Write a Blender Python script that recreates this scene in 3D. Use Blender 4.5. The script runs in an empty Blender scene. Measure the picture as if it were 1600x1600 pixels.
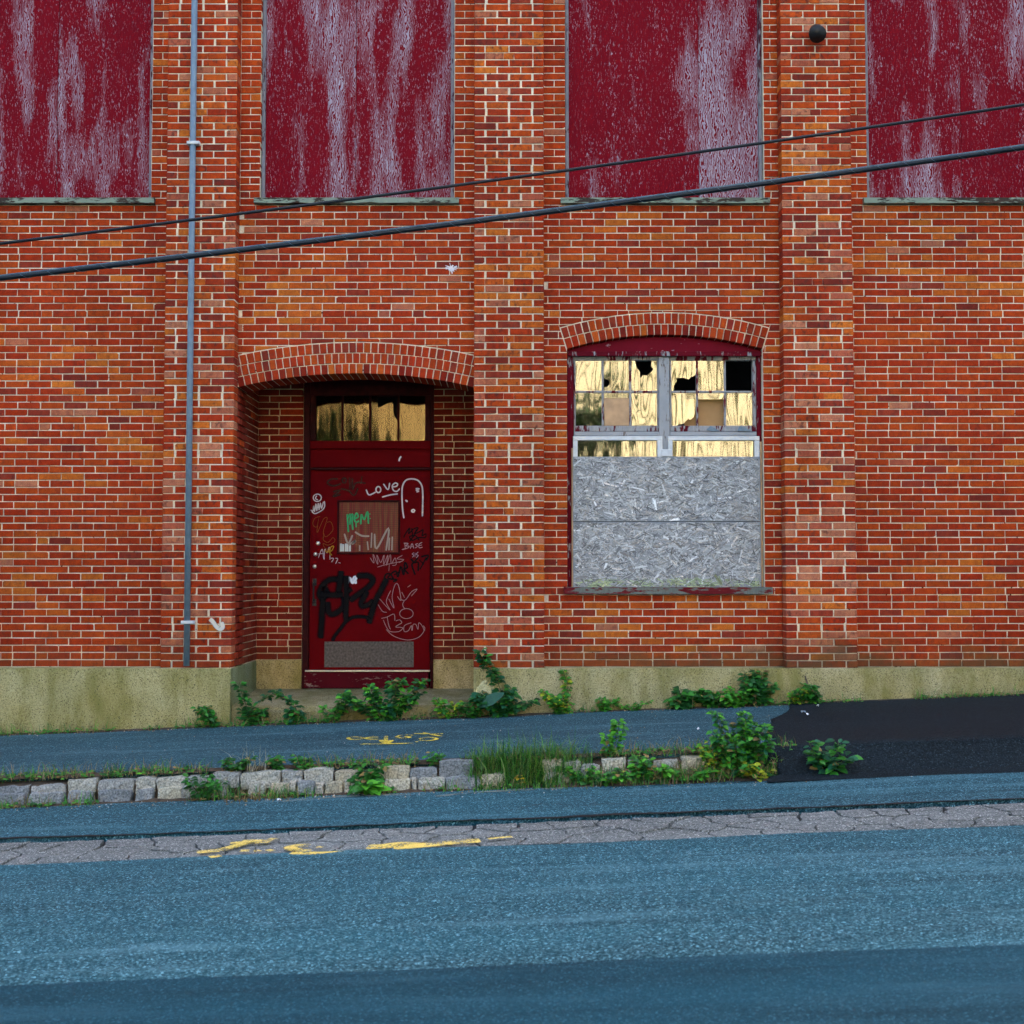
import bpy, math, random
from mathutils import Vector, noise
from mathutils.geometry import tessellate_polygon
R = random.Random(7)
scene = bpy.context.scene
# ------------------------------------------------------------------ camera, sky, sun, exposure
CAMY, CAMZ, PITCH, FPX = -12.25, 1.24, math.radians(2.79), 2055.0
cam_d = bpy.data.cameras.new('camera'); cam = bpy.data.objects.new('camera', cam_d)
scene.collection.objects.link(cam); scene.camera = cam
cam.location = (0, CAMY, CAMZ); cam.rotation_euler = (math.radians(90) + PITCH, 0, 0)
cam_d.sensor_width = 36; cam_d.lens = 36 * FPX / 1600; cam_d.clip_end = 2000; cam_d.clip_start = .1
cam_d.dof.use_dof = True; cam_d.dof.focus_distance = 12.2; cam_d.dof.aperture_fstop = 4.5
SUN_EL, SUN_AZ = math.radians(40), math.radians(24)
w = bpy.data.worlds.new('World'); scene.world = w; w.use_nodes = True
sk = w.node_tree.nodes.new('ShaderNodeTexSky'); sk.sky_type = 'NISHITA'; sk.sun_disc = False
sk.sun_elevation = SUN_EL; sk.sun_rotation = SUN_AZ; sk.dust_density = 8.0; sk.air_density = .75; sk.ozone_density = .3
w.node_tree.links.new(sk.outputs[0], w.node_tree.nodes['Background'].inputs[0])
w.node_tree.nodes['Background'].inputs[1].default_value = .13
sd = bpy.data.lights.new('sun', 'SUN'); sd.energy = 3.0; sd.angle = math.radians(.5); sd.color = (1, .93, .82)
sun = bpy.data.objects.new('sun', sd); scene.collection.objects.link(sun)
sdir = Vector((math.sin(SUN_AZ) * math.cos(SUN_EL), math.cos(SUN_AZ) * math.cos(SUN_EL), math.sin(SUN_EL)))
sun.rotation_euler = (-sdir).to_track_quat('-Z', 'Y').to_euler(); sun.location = (5, 30, 30)
vs = scene.view_settings; vs.view_transform = 'Standard'; vs.look = 'None'; vs.gamma = 1; vs.use_curve_mapping = False
vs.exposure = 3.38
scene.cycles.use_denoising = True; scene.cycles.adaptive_threshold = .02; scene.cycles.max_bounces = 6; scene.cycles.diffuse_bounces = 3; scene.cycles.glossy_bounces = 3
# ------------------------------------------------------------------ measuring helpers
SP, CP = math.sin(PITCH), math.cos(PITCH)
def ray(px, py):
    u, v = (px - 800) / FPX, (800 - py) / FPX
    return Vector((u, CP - v * SP, SP + v * CP))
def at(px, py, Y):                       # photo position -> (X, Z) on the plane at depth Y
    r = ray(px, py); t = (Y - CAMY) / r.y
    return t * r.x, CAMZ + t * r.z
SL = .039
def sid(X, Y): return SL * X - .02 + .036 * (Y + .2)
def road(X, Y): return SL * X - .297 + .012 * (-2.52 - max(Y, -9)) - .012 * max(0, -9 - Y)
def on_ground(px, py, fn):               # photo position -> point on the ground surface fn
    r = ray(px, py); t = 8.
    for _ in range(30):
        X, Y = t * r.x, CAMY + t * r.y
        t = (fn(X, Y) - CAMZ) / r.z
    return Vector((t * r.x, CAMY + t * r.y, CAMZ + t * r.z))
# ------------------------------------------------------------------ object helpers
COL = scene.collection; WL = {}
def props(o, label=None, cat=None, group=None, kind=None):
    if label: o['label'] = label
    if cat: o['category'] = cat
    if group: o['group'] = group
    if kind: o['kind'] = kind
    return o
def empty(name, loc, label=None, cat=None, group=None):
    o = bpy.data.objects.new(name, None); COL.objects.link(o); o.location = loc; o.empty_display_size = .1
    WL[o.name] = Vector(loc); return props(o, label, cat, group)
class MB:
    def __init__(s): s.v = []; s.f = []; s.c = []
    def add(s, vs_, fs, col=(1, 1, 1)):
        b = len(s.v); s.v += [Vector(p) for p in vs_]; s.c += [col] * len(vs_); s.f += [tuple(i + b for i in f) for f in fs]
    def box(s, x0, x1, y0, y1, z0, z1, col=(1, 1, 1)):
        s.add([(x, y, z) for z in (z0, z1) for y in (y0, y1) for x in (x0, x1)],
              [(0, 2, 3, 1), (4, 5, 7, 6), (0, 1, 5, 4), (2, 6, 7, 3), (0, 4, 6, 2), (1, 3, 7, 5)], col)
    def bbox(s, x0, x1, y0, y1, z0, z1, b=.004, col=(1, 1, 1)):      # box with chamfered front (towards -y)
        s.prism([(x0, z0), (x1, z0), (x1, z1), (x0, z1)], y0, y1, lambda a, d, h: (a, d, h), col, b)
    def quad(s, a, b, c, d, col=(1, 1, 1)): s.add([a, b, c, d], [(0, 1, 2, 3)], col)
    def prism(s, poly, d0, d1, fn, col=(1, 1, 1), ch=.003):          # poly in (s,z); d0 front depth, d1 back depth
        n = len(poly); cx = sum(p[0] for p in poly) / n; cz = sum(p[1] for p in poly) / n
        hx = max(abs(p[0] - cx) for p in poly); hz = max(abs(p[1] - cz) for p in poly)
        kx, kz = max(.3, 1 - ch / max(hx, 1e-5)), max(.3, 1 - ch / max(hz, 1e-5))
        vs_ = [fn(p[0], d1, p[1]) for p in poly] + [fn(p[0], d0 + (ch if d1 > d0 else -ch), p[1]) for p in poly] + \
              [fn(cx + (p[0] - cx) * kx, d0, cz + (p[1] - cz) * kz) for p in poly]
        fs = []
        for i in range(n):
            j = (i + 1) % n
            fs += [(i, j, n + j, n + i), (n + i, n + j, 2 * n + j, 2 * n + i)]
        fs.append(tuple(range(2 * n, 3 * n))); s.add(vs_, fs, col)
    def tube(s, pts, rad, n=8, col=(1, 1, 1), caps=True):
        pts = [Vector(p) for p in pts]; b = len(s.v); m = len(pts)
        rads = rad if isinstance(rad, (list, tuple)) else [rad] * m
        for i, p in enumerate(pts):
            t = (pts[min(i + 1, m - 1)] - pts[max(i - 1, 0)]).normalized()
            a = t.cross(Vector((.13, .2, .97)) if abs(t.z) < .9 else Vector((1, 0, 0))).normalized(); c = t.cross(a)
            for k in range(n):
                th = 2 * math.pi * k / n
                s.v.append(p + (a * math.cos(th) + c * math.sin(th)) * rads[i]); s.c.append(col)
        for i in range(m - 1):
            for k in range(n):
                k2 = (k + 1) % n
                s.f.append((b + i * n + k, b + i * n + k2, b + (i + 1) * n + k2, b + (i + 1) * n + k))
        if caps: s.f += [tuple(b + k for k in range(n - 1, -1, -1)), tuple(b + (m - 1) * n + k for k in range(n))]
    def cap_disc(s, c, ax, r, h, n=14, col=(1, 1, 1)):               # domed disc along axis ax
        c = Vector(c); ax = Vector(ax).normalized()
        s.tube([c, c + ax * h * .6, c + ax * h * .9, c + ax * h], [r, r, r * .75, r * .3], n, col)
    def build(s, name, mat, parent=None, smooth=False, origin=None):
        if origin is None:
            lo = [min(p[i] for p in s.v) for i in range(3)]; hi = [max(p[i] for p in s.v) for i in range(3)]
            origin = Vector(((lo[0] + hi[0]) / 2, (lo[1] + hi[1]) / 2, lo[2]))
        origin = Vector(origin)
        me = bpy.data.meshes.new(name); me.from_pydata([p - origin for p in s.v], [], s.f)
        a = me.color_attributes.new('tint', 'FLOAT_COLOR', 'POINT')
        a.data.foreach_set('color', [x for c in s.c for x in (c[0], c[1], c[2], c[3] if len(c) > 3 else 1)])
        if smooth: me.polygons.foreach_set('use_smooth', [True] * len(me.polygons))
        me.materials.append(mat); me.update()
        o = bpy.data.objects.new(name, me); COL.objects.link(o); WL[o.name] = origin
        if parent: o.parent = parent; o.location = origin - WL[parent.name]
        else: o.location = origin
        return o
# ------------------------------------------------------------------ material helpers
class NT:
    def __init__(s, name):
        s.m = bpy.data.materials.new(name); s.m.use_nodes = True; s.t = s.m.node_tree; s.n = s.t.nodes
        s.b = s.n['Principled BSDF']; s.out = s.n['Material Output']
        s.pos = s.n.new('ShaderNodeNewGeometry').outputs['Position']
    def node(s, t, **kw):
        o = s.n.new(t)
        for k, v in kw.items(): setattr(o, k, v)
        return o
    def link(s, a, b): s.t.links.new(a, b)
    def put(s, sock, v):
        if hasattr(v, 'is_linked') or isinstance(v, bpy.types.NodeSocket): s.link(v, sock)
        else: sock.default_value = v
    def map(s, scale=(1, 1, 1), rot=(0, 0, 0), loc=(0, 0, 0), src=None):
        m = s.node('ShaderNodeMapping'); s.link(src or s.pos, m.inputs[0]); m.inputs[1].default_value = loc
        m.inputs[2].default_value = rot; m.inputs[3].default_value = scale; return m.outputs[0]
    def noise(s, scale, detail=3, rough=.55, vec=None, dist=0):
        t = s.node('ShaderNodeTexNoise'); s.link(vec or s.pos, t.inputs['Vector']); t.inputs['Scale'].default_value = scale
        t.inputs['Detail'].default_value = detail; t.inputs['Roughness'].default_value = rough; t.inputs['Distortion'].default_value = dist
        return t.outputs[0]
    def vor(s, scale, vec=None, feat='F1', out='Distance', rnd=1):
        t = s.node('ShaderNodeTexVoronoi', feature=feat); s.link(vec or s.pos, t.inputs['Vector']); t.inputs['Scale'].default_value = scale
        t.inputs['Randomness'].default_value = rnd; return t.outputs[out]
    def ramp(s, f, stops, interp='LINEAR'):
        r = s.node('ShaderNodeValToRGB'); s.link(f, r.inputs[0]); e = r.color_ramp; e.interpolation = interp
        while len(e.elements) < len(stops): e.elements.new(.5)
        for x, (p, c) in zip(e.elements, stops): x.position = p; x.color = (c if isinstance(c, tuple) else (c, c, c)) + (1,)
        return r.outputs[0]
    def mix(s, f, a, b, mode='MIX'):
        m = s.node('ShaderNodeMix', data_type='RGBA', blend_type=mode)
        for i, v in ((0, f), (6, a), (7, b)):
            if isinstance(v, bpy.types.NodeSocket): s.link(v, m.inputs[i])
            else: m.inputs[i].default_value = v if i == 0 else tuple(v) + (1,) if len(v) == 3 else v
        return m.outputs[2]
    def math(s, op, a, b=0.):
        m = s.node('ShaderNodeMath', operation=op)
        for i, v in ((0, a), (1, b)):
            if isinstance(v, bpy.types.NodeSocket): s.link(v, m.inputs[i])
            else: m.inputs[i].default_value = v
        return m.outputs[0]
    def tint(s): return s.node('ShaderNodeVertexColor', layer_name='tint').outputs
    def bump(s, h, strength=.3, dist=.01):
        b = s.node('ShaderNodeBump'); s.link(h, b.inputs['Height']); b.inputs['Strength'].default_value = strength
        b.inputs['Distance'].default_value = dist; s.link(b.outputs[0], s.b.inputs['Normal']); return b
    def fin(s, col, rough=.8, spec=.3):
        s.put(s.b.inputs['Base Color'], col if isinstance(col, bpy.types.NodeSocket) else tuple(col) + (1,))
        s.put(s.b.inputs['Roughness'], rough); s.b.inputs['Specular IOR Level'].default_value = spec; return s.m
def simple(name, col, rough=.7, var=.3, sc=30, bump=.2, spec=.3, metal=0):
    t = NT(name); n = t.noise(sc, 4)
    c = t.mix(t.ramp(n, [(.3, 0.), (.7, 1.)]), [x * (1 - var) for x in col], [min(1, x * (1 + var)) for x in col])
    if bump: t.bump(t.noise(sc * 4, 3), bump, .003)
    t.b.inputs['Metallic'].default_value = metal
    return t.fin(c, rough, spec)
def stain(t, c, k=1.):
    """soot in broad clouds and water runs, green-brown damp on the lowest courses"""
    n = t.noise(.75, 5, .6, t.map((1, 1, .7), loc=(11, 0, 4))); run_ = t.noise(3.4, 4, .6, t.map((1.6, 1, .16), loc=(2, 0, 9)))
    f = t.math('ADD', t.math('MULTIPLY', t.ramp(n, [(.40, 0.), (.68, 1.)]), .42), t.math('MULTIPLY', t.ramp(run_, [(.52, 0.), (.72, 1.)]), .34))
    c = t.mix(t.math('MULTIPLY', f, k), c, t.mix(1., c, (.50, .42, .38), 'MULTIPLY'))
    sp = t.node('ShaderNodeSeparateXYZ'); t.link(t.pos, sp.inputs[0])
    low = t.math('MULTIPLY', t.ramp(t.math('ADD', sp.outputs[2], t.math('MULTIPLY', t.noise(2.2, 4, .6, t.map((1, 1, 1.5))), .75)), [(.80, 1.), (1.08, 0.)]), t.ramp(t.math('ADD', t.math('MULTIPLY', sp.outputs[0], .25), .35), [(.40, .35), (.75, 1.)]))
    return t.mix(t.math('MULTIPLY', low, .62), c, (.085, .062, .026))
def m_brick():
    t = NT('fired_brick'); c, a = t.tint()
    off = t.node('ShaderNodeVectorMath', operation='ADD'); t.link(t.pos, off.inputs[0])
    sc = t.node('ShaderNodeVectorMath', operation='SCALE'); t.link(c, sc.inputs[0]); sc.inputs['Scale'].default_value = 37.; t.link(sc.outputs[0], off.inputs[1])
    v = off.outputs[0]
    mott = t.noise(14, 4, .6, t.map((1.6, 1, 1), src=v)); fine = t.noise(140, 3, .6)
    blot = t.noise(22, 3, .5, t.map((1.2, 1, .9), loc=(4, 2, 9), src=v))
    c1 = t.mix(t.math('MULTIPLY', t.ramp(mott, [(.42, 0.), (.66, 1.)]), .55), c, t.mix(1., c, (1.5, 1.75, 1.35), 'MULTIPLY'))
    dk = t.math('MULTIPLY', t.ramp(blot, [(.52, 0.), (.68, 1.)]), t.math('MULTIPLY', a, .75))
    c2 = t.mix(dk, c1, (.095, .03, .022))
    bloom = t.noise(9, 5, .7, t.map((1, 1, 1.3), loc=(7, 1, 3)))
    c3 = t.mix(t.math('MULTIPLY', t.ramp(bloom, [(.60, 0.), (.78, 1.)]), .26), c2, (.42, .22, .14))
    c4 = t.mix(t.ramp(fine, [(.25, .55), (.6, 0.)]), c3, (.06, .018, .012))
    c4 = stain(t, c4); t.bump(t.math('ADD', t.math('MULTIPLY', mott, .7), fine), .45, .004)
    return t.fin(c4, .85, .06)
def m_mortar():
    t = NT('lime_mortar'); c, a = t.tint()
    n = t.noise(5, 4); f = t.noise(120, 3); pit = t.noise(26, 2)
    c1 = t.mix(t.ramp(n, [(.35, 0.), (.7, 1.)]), (.86, .75, .54), (.66, .55, .37))
    c2 = t.mix(t.ramp(f, [(.25, .6), (.5, 0.)]), c1, (.34, .26, .18))
    c3 = t.mix(t.ramp(pit, [(.27, 1.), (.33, 0.)]), c2, (.03, .022, .016))
    c4 = t.mix(1., c3, c, 'MULTIPLY'); c4 = stain(t, c4, .55); t.bump(f, .5, .004)
    return t.fin(c4, .9, .1)
def m_plywood():
    t = NT('peeling_red_plywood'); c_, a_ = t.tint(); sep = t.node('ShaderNodeSeparateColor'); t.link(c_, sep.inputs[0])
    add = t.node('ShaderNodeVectorMath', operation='ADD'); t.link(t.pos, add.inputs[0])
    cx = t.node('ShaderNodeCombineXYZ'); t.link(t.math('MULTIPLY', sep.outputs[0], 40.), cx.inputs[0]); t.link(t.math('MULTIPLY', sep.outputs[0], 17.), cx.inputs[2]); t.link(cx.outputs[0], add.inputs[1])
    v = add.outputs[0]
    wv = t.node('ShaderNodeTexWave', wave_type='BANDS', bands_direction='X'); t.link(t.map((1, 1, .42), src=v), wv.inputs['Vector'])
    wv.inputs['Scale'].default_value = 19; wv.inputs['Distortion'].default_value = 18; wv.inputs['Detail'].default_value = 2.5
    wv.inputs['Detail Scale'].default_value = .9; wv.inputs['Detail Roughness'].default_value = .6
    streak = t.noise(3.2, 4, .6, t.map((1.7, 1, .28), src=v)); big = t.noise(1.1, 2, .5, t.map((1.4, 1, .5), loc=(3, 0, 5), src=v))
    fleck = t.noise(60, 3, .7, t.map((1.6, 1, .5), src=v))
    area = t.math('ADD', t.math('ADD', t.math('MULTIPLY', streak, .75), t.math('MULTIPLY', big, .45)), t.math('SUBTRACT', sep.outputs[1], .5))
    wear = t.ramp(area, [(.54, 0.), (.69, .9)])
    grain = t.math('MULTIPLY', t.ramp(wv.outputs['Fac'], [(.42, 0.), (.60, 1.)]), wear)
    fl = t.math('MULTIPLY', t.ramp(fleck, [(.58, 0.), (.66, 1.)]), t.ramp(area, [(.42, 0.15), (.6, .9)]))
    m = t.math('MAXIMUM', t.math('MULTIPLY', grain, .9), fl)
    paint = t.mix(t.noise(2.5, 3), (.135, .0008, .006), (.175, .0016, .008))
    gray = t.mix(t.noise(8, 3), (.28, .24, .28), (.46, .43, .47))
    t.bump(wv.outputs['Fac'], .35, .003)
    return t.fin(t.mix(m, paint, gray), .65, .06)
def m_flaky(name, paint, wood, amt=.55, sc=(1, 1, .25)):
    t = NT(name); n = t.noise(9, 5, .65, t.map(sc)); n2 = t.noise(45, 4, .6, t.map(sc))
    f = t.math('ADD', t.math('MULTIPLY', n, .6), t.math('MULTIPLY', n2, .4))
    m = t.ramp(f, [(amt - .02, 0.), (amt + .02, 1.)])
    wd = t.mix(t.noise(70, 3, .6, t.map((1, 1, .15))), [x * .55 for x in wood], [x * 1.25 for x in wood])
    pt = t.mix(t.noise(6, 3), [x * .75 for x in paint], [x * 1.2 for x in paint])
    inv = t.math('SUBTRACT', 1., m); t.bump(inv, .4, .003)
    return t.fin(t.mix(m, pt, wd), .7, .05)
def m_concrete():
    t = NT('pitted_concrete'); c, a = t.tint()
    n = t.noise(2.2, 5, .6); f = t.noise(90, 5, .8); pit = t.vor(48); st = t.noise(4, 4, .6, t.map((1.5, 1, .5), loc=(2, 1, 7)))
    base = t.mix(t.ramp(n, [(.35, 0.), (.65, 1.)]), (.38, .32, .13), (.46, .41, .22))
    b2 = t.mix(t.ramp(f, [(.34, .95), (.52, 0.)]), base, (.07, .06, .028))
    b3 = t.mix(t.ramp(f, [(.58, 0.), (.75, .7)]), b2, (.60, .57, .44))
    b4 = t.mix(t.math('MULTIPLY', t.ramp(st, [(.40, 0.), (.66, 1.)]), .7), b3, (.15, .14, .028))
    sp = t.math('MULTIPLY', t.ramp(pit, [(.16, 1.), (.30, 0.)]), t.ramp(t.noise(7, 3), [(.35, .25), (.6, .9)])); b4 = t.mix(sp, b4, (.055, .05, .026))
    t.bump(t.math('SUBTRACT', f, sp), .6, .006); return t.fin(t.mix(1., b4, c, 'MULTIPLY'), .9, .1)
def m_asphalt(name, dark, lite, grain=110, amt=1., wear=True):
    t = NT(name); f = t.noise(grain, 3, .7); sp = t.vor(grain * 1.1, out='Color'); n = t.noise(1.1, 5, .6, t.map((.35, 1.6, 1)))
    hs = t.node('ShaderNodeSeparateColor'); t.link(sp, hs.inputs[0])
    base = t.mix(t.ramp(n, [(.3, 0.), (.72, 1.)]), [x * .6 for x in dark], [x * 1.45 for x in dark])
    c = t.mix(t.math('MULTIPLY', t.ramp(hs.outputs[0], [(.45, 0.), (1., 1.)]), .8 * amt), base, lite)
    c = t.mix(t.math('MULTIPLY', t.ramp(hs.outputs[1], [(.93, 0.), (.97, 1.)]), .8 * amt), c, [min(.8, x * 2.0) for x in lite])
    c = t.mix(t.ramp(f, [(.28, .7), (.5, 0.)]), c, [x * .35 for x in dark])
    if wear:
        s = t.noise(2.4, 5, .65, t.map((.25, 2.2, 1), loc=(5, 3, 0)))
        c = t.mix(t.math('MULTIPLY', t.ramp(s, [(.52, 0.), (.72, 1.)]), .4), c, [x * 1.05 for x in lite])
        s2 = t.noise(3.1, 5, .7, t.map((.12, 3.0, 1), loc=(1, 8, 0))); c = t.mix(t.math('MULTIPLY', t.ramp(s2, [(.55, 0.), (.75, 1.)]), .55), c, [x * .5 for x in dark])
    t.bump(t.math('ADD', f, t.math('MULTIPLY', hs.outputs[0], .6)), .7, .006)
    return t.fin(c, .8, .15)
def m_tint(name, rough=.6, spec=.3, sc=40, var=.35, bump=.2, trans=0):
    t = NT(name); c, a = t.tint(); n = t.noise(sc, 4)
    col = t.mix(1., c, t.mix(t.ramp(n, [(.3, 0.), (.7, 1.)]), (1 - var,) * 3, (1 + var,) * 3), 'MULTIPLY')
    if bump: t.bump(t.noise(sc * 3, 3), bump, .003)
    m = t.fin(col, rough, spec)
    if trans:
        tr = t.node('ShaderNodeBsdfTranslucent'); t.link(t.mix(1., col, (1.2, 1.5, .5), 'MULTIPLY'), tr.inputs[0])
        ms = t.node('ShaderNodeMixShader'); ms.inputs[0].default_value = trans
        t.link(t.b.outputs[0], ms.inputs[1]); t.link(tr.outputs[0], ms.inputs[2]); t.link(ms.outputs[0], t.out.inputs[0])
    return m
def m_glass(name='old_wavy_glass', refl=.085, wav=.085, tone=(.55, .6, .5), rgh=.03, gcol=(1, .97, .9)):
    t = NT(name); c_, a_ = t.tint(); sc_ = t.node('ShaderNodeVectorMath', operation='SCALE'); t.link(c_, sc_.inputs[0]); sc_.inputs['Scale'].default_value = 50.
    add = t.node('ShaderNodeVectorMath', operation='ADD'); t.link(t.pos, add.inputs[0]); t.link(sc_.outputs[0], add.inputs[1])
    h = t.noise(5., 0, .4, t.map((1.9, 1, .55), src=add.outputs[0]))
    bp = t.node('ShaderNodeBump'); t.link(h, bp.inputs['Height']); bp.inputs['Strength'].default_value = wav; bp.inputs['Distance'].default_value = .02
    gl = t.node('ShaderNodeBsdfGlossy'); gl.inputs['Roughness'].default_value = rgh; gl.inputs['Color'].default_value = gcol + (1,); t.link(bp.outputs[0], gl.inputs['Normal'])
    tr = t.node('ShaderNodeBsdfTransparent'); tr.inputs[0].default_value = tone + (1,)
    ms = t.node('ShaderNodeMixShader'); fr = t.node('ShaderNodeFresnel'); fr.inputs[0].default_value = 1.5
    t.link(t.math('ADD', fr.outputs[0], refl - .04), ms.inputs[0])
    t.link(tr.outputs[0], ms.inputs[1]); t.link(gl.outputs[0], ms.inputs[2]); t.link(ms.outputs[0], t.out.inputs[0])
    return t.m
def m_spray():
    t = NT('sprayed_paint'); c, a = t.tint()
    t.b.inputs['Base Color'].default_value = (0, 0, 0, 1); t.link(c, t.b.inputs['Base Color']); t.b.inputs['Roughness'].default_value = .8; t.b.inputs['Specular IOR Level'].default_value = .08
    n = t.noise(160, 3, .7)
    al = t.math('MULTIPLY', t.ramp(a, [(0., 0.), (.75, 1.)]), t.ramp(n, [(.22, .75), (.42, 1.)]))
    t.link(al, t.b.inputs['Alpha']); return t.m
M = dict(
    brick=m_brick(), mortar=m_mortar(), ply=m_plywood(), concrete=m_concrete(), spray=m_spray(),
    asph=m_asphalt('street_asphalt', (.005, .047, .062), (.110, .240, .278)), asph_sid=m_asphalt('pavement_asphalt', (.009, .047, .059), (.112, .208, .234), 120, .8),
    asph_old=m_asphalt('old_grey_asphalt', (.098, .108, .102), (.32, .335, .31), 110), asph_new=m_asphalt('fresh_black_asphalt', (.002, .006, .008), (.022, .036, .044), 120, .7, False),
    asph_dk=m_asphalt('smooth_dark_asphalt', (.003, .034, .050), (.032, .10, .13), 130, .6), tar=simple('tar', (.008, .009, .010), .8, .4, 20),
    granite=m_tint('granite', .9, .1, 75, .62, .9), soil=simple('soil', (.06, .042, .026), .95, .5, 30, .6), leaf=m_tint('leaf', .45, .4, 60, .25, .15, .22),
    stem=simple('stem', (.07, .09, .03), .7, .3, 40), strand=m_tint('wood_strand', .85, .15, 90, .18, .3), dry=m_tint('dry_stalk', .9, .1, 50, .3, 0, .2),
    frame=m_flaky('flaking_red_paint', (.11, .004, .010), (.30, .30, .29), .56), frame_gray=m_flaky('weathered_grey_wood', (.33, .33, .32), (.17, .14, .12), .6),
    frame_dim=m_flaky('weathered_plum_frame', (.20, .19, .20), (.06, .012, .018), .55), sash=m_flaky('mostly_bare_sash', (.10, .006, .012), (.34, .33, .31), .46), sill=m_flaky('mossy_sill_wood', (.20, .24, .17), (.05, .035, .025), .51, (.25, 1, 1)),
    sill_red=m_flaky('flaking_red_sill', (.12, .010, .012), (.15, .16, .13), .50, (.25, 1, 1)), head=m_flaky('red_head_board', (.16, .006, .014), (.42, .40, .42), .63, (.4, 1, 1)),
    white=simple('white_storm_frame', (.58, .58, .55), .4, .12, 12, .05), door=m_flaky('door_red_paint', (.120, .0005, .0020), (.14, .015, .014), .74), door_fr=simple('dark_red_paint', (.030, .0010, .0015), .6, .4, 14, .15, .1),
    toe=m_flaky('scuffed_red_board', (.085, .004, .008), (.26, .17, .13), .57, (.3, 1, 1)), steel=simple('dull_steel', (.105, .082, .064), .65, .5, 45, .1, .2, 0), metal=simple('bright_metal', (.55, .52, .45), .35, .2, 60, .05, .5, .8),
    black=simple('black_metal', (.012, .012, .012), .4, .2, 30, .05), cable=simple('cable_sheath', (.005, .011, .016), .35, .3, 50, .1, .25), wire=simple('steel_strand', (.07, .13, .17), .35, .3, 60, .1, .5, .4),
    glass=m_glass(), glass_t=m_glass('murky_glass', .045, .16, (.4, .42, .34), .04, (.85, .62, .33)), glass_l=m_glass('calm_glass', .09, .10), conduit=simple('painted_conduit', (.13, .185, .22), .45, .15, 20, .05), dark=simple('unlit_plaster', (.03, .027, .025), .9, .3, 6),  # plaster near-black: shade of the room and recess ceiling put into its colour
    board=m_flaky('bare_plywood', (.42, .24, .10), (.25, .12, .045), .62, (.3, 1, 1)), cream=simple('cream_cladding', (.80, .70, .48), .6, .08, 3, 0), bark=simple('bark', (.09, .07, .05), .9, .4, 20, .6),
    ply_tan=simple('tan_board', (.50, .31, .16), .8, .2, 8), pale=simple('white_scrap', (.75, .75, .72), .8, .1, 30), farbrick=simple('plain_red_masonry', (.26, .06, .03), .9, .3, 6),
    olive=simple('dark_olive_backing', (.10, .09, .04), .9, .3, 5), ground=simple('open_ground', (.09, .09, .06), .95, .3, 1), paintmark=m_tint('worn_marking_paint', .7, .2, 35, .3, .2), hole=simple('deep_stain', (.02, .018, .015), .9, .2, 10))
# ------------------------------------------------------------------ ground, road, pavement
def sheet(name, x0, x1, y0, y1, fn, mat, dx=.25, dy=.25, lift=0, amp=0, parent=None, edge=None, thick=.05):
    nx, ny = max(1, int((x1 - x0) / dx)), max(1, int((y1 - y0) / dy)); b = MB(); P = []
    for j in range(ny + 1):
        for i in range(nx + 1):
            X, Y = x0 + (x1 - x0) * i / nx, y0 + (y1 - y0) * j / ny
            if edge and j in (0, ny): Y += edge(X, j)
            P.append((X, Y, fn(X, Y) + lift + (noise.noise((X * .7, Y * .9, 3)) * amp if amp else 0)))
    F = [(j * (nx + 1) + i, j * (nx + 1) + i + 1, (j + 1) * (nx + 1) + i + 1, (j + 1) * (nx + 1) + i) for j in range(ny) for i in range(nx)]
    rim = [i for i in range(nx + 1)]; n0 = len(P)
    for r_, flip in ((rim, 0), ([ny * (nx + 1) + i for i in rim], 1)):           # skirts along both long edges
        b0 = len(P); P += [(P[k][0], P[k][1], P[k][2] - thick) for k in r_]
        for i in range(nx):
            q = (r_[i], b0 + i, b0 + i + 1, r_[i + 1]); F.append(q if not flip else q[::-1])
    b.add(P, F); return b.build(name, mat, parent)
def gfar(X, Y): return SL * max(-40, min(40, X)) - .42
props(sheet('ground', -300, 300, -300, 300, gfar, M['ground'], 10, 10), kind='structure')
road_o = sheet('road', -40, 40, -26, -2.45, road, M['tar'], 1, 1, lift=-.035); props(road_o, kind='structure')
def jag(s1, a1, s2=9., a2=0.):
    return lambda X, j: noise.noise((X * s1, j * 3.1, 1.7)) * a1 + noise.noise((X * s2, j * 2.3, 5.2)) * a2
YA, YB, YC = -3.93, -4.77, -7.16
sheet('asphalt_lane', -40, 40, YA, -2.47, road, M['asph'], .12, .2, amp=.012, parent=road_o, edge=lambda X, j: (jag(1.3, .05, 11, .022)(X, j) if j == 0 else 0))
sheet('asphalt_lane', -40, 40, YC, YB, road, M['asph'], .14, .3, amp=.012, parent=road_o, edge=lambda X, j: (jag(1.1, .02, 9, .012)(X, j) if j else .01))
sheet('dark_asphalt_lane', -40, 40, -26, YC, road, M['asph_dk'], .3, .6, amp=.012, lift=.004, parent=road_o)
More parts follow.
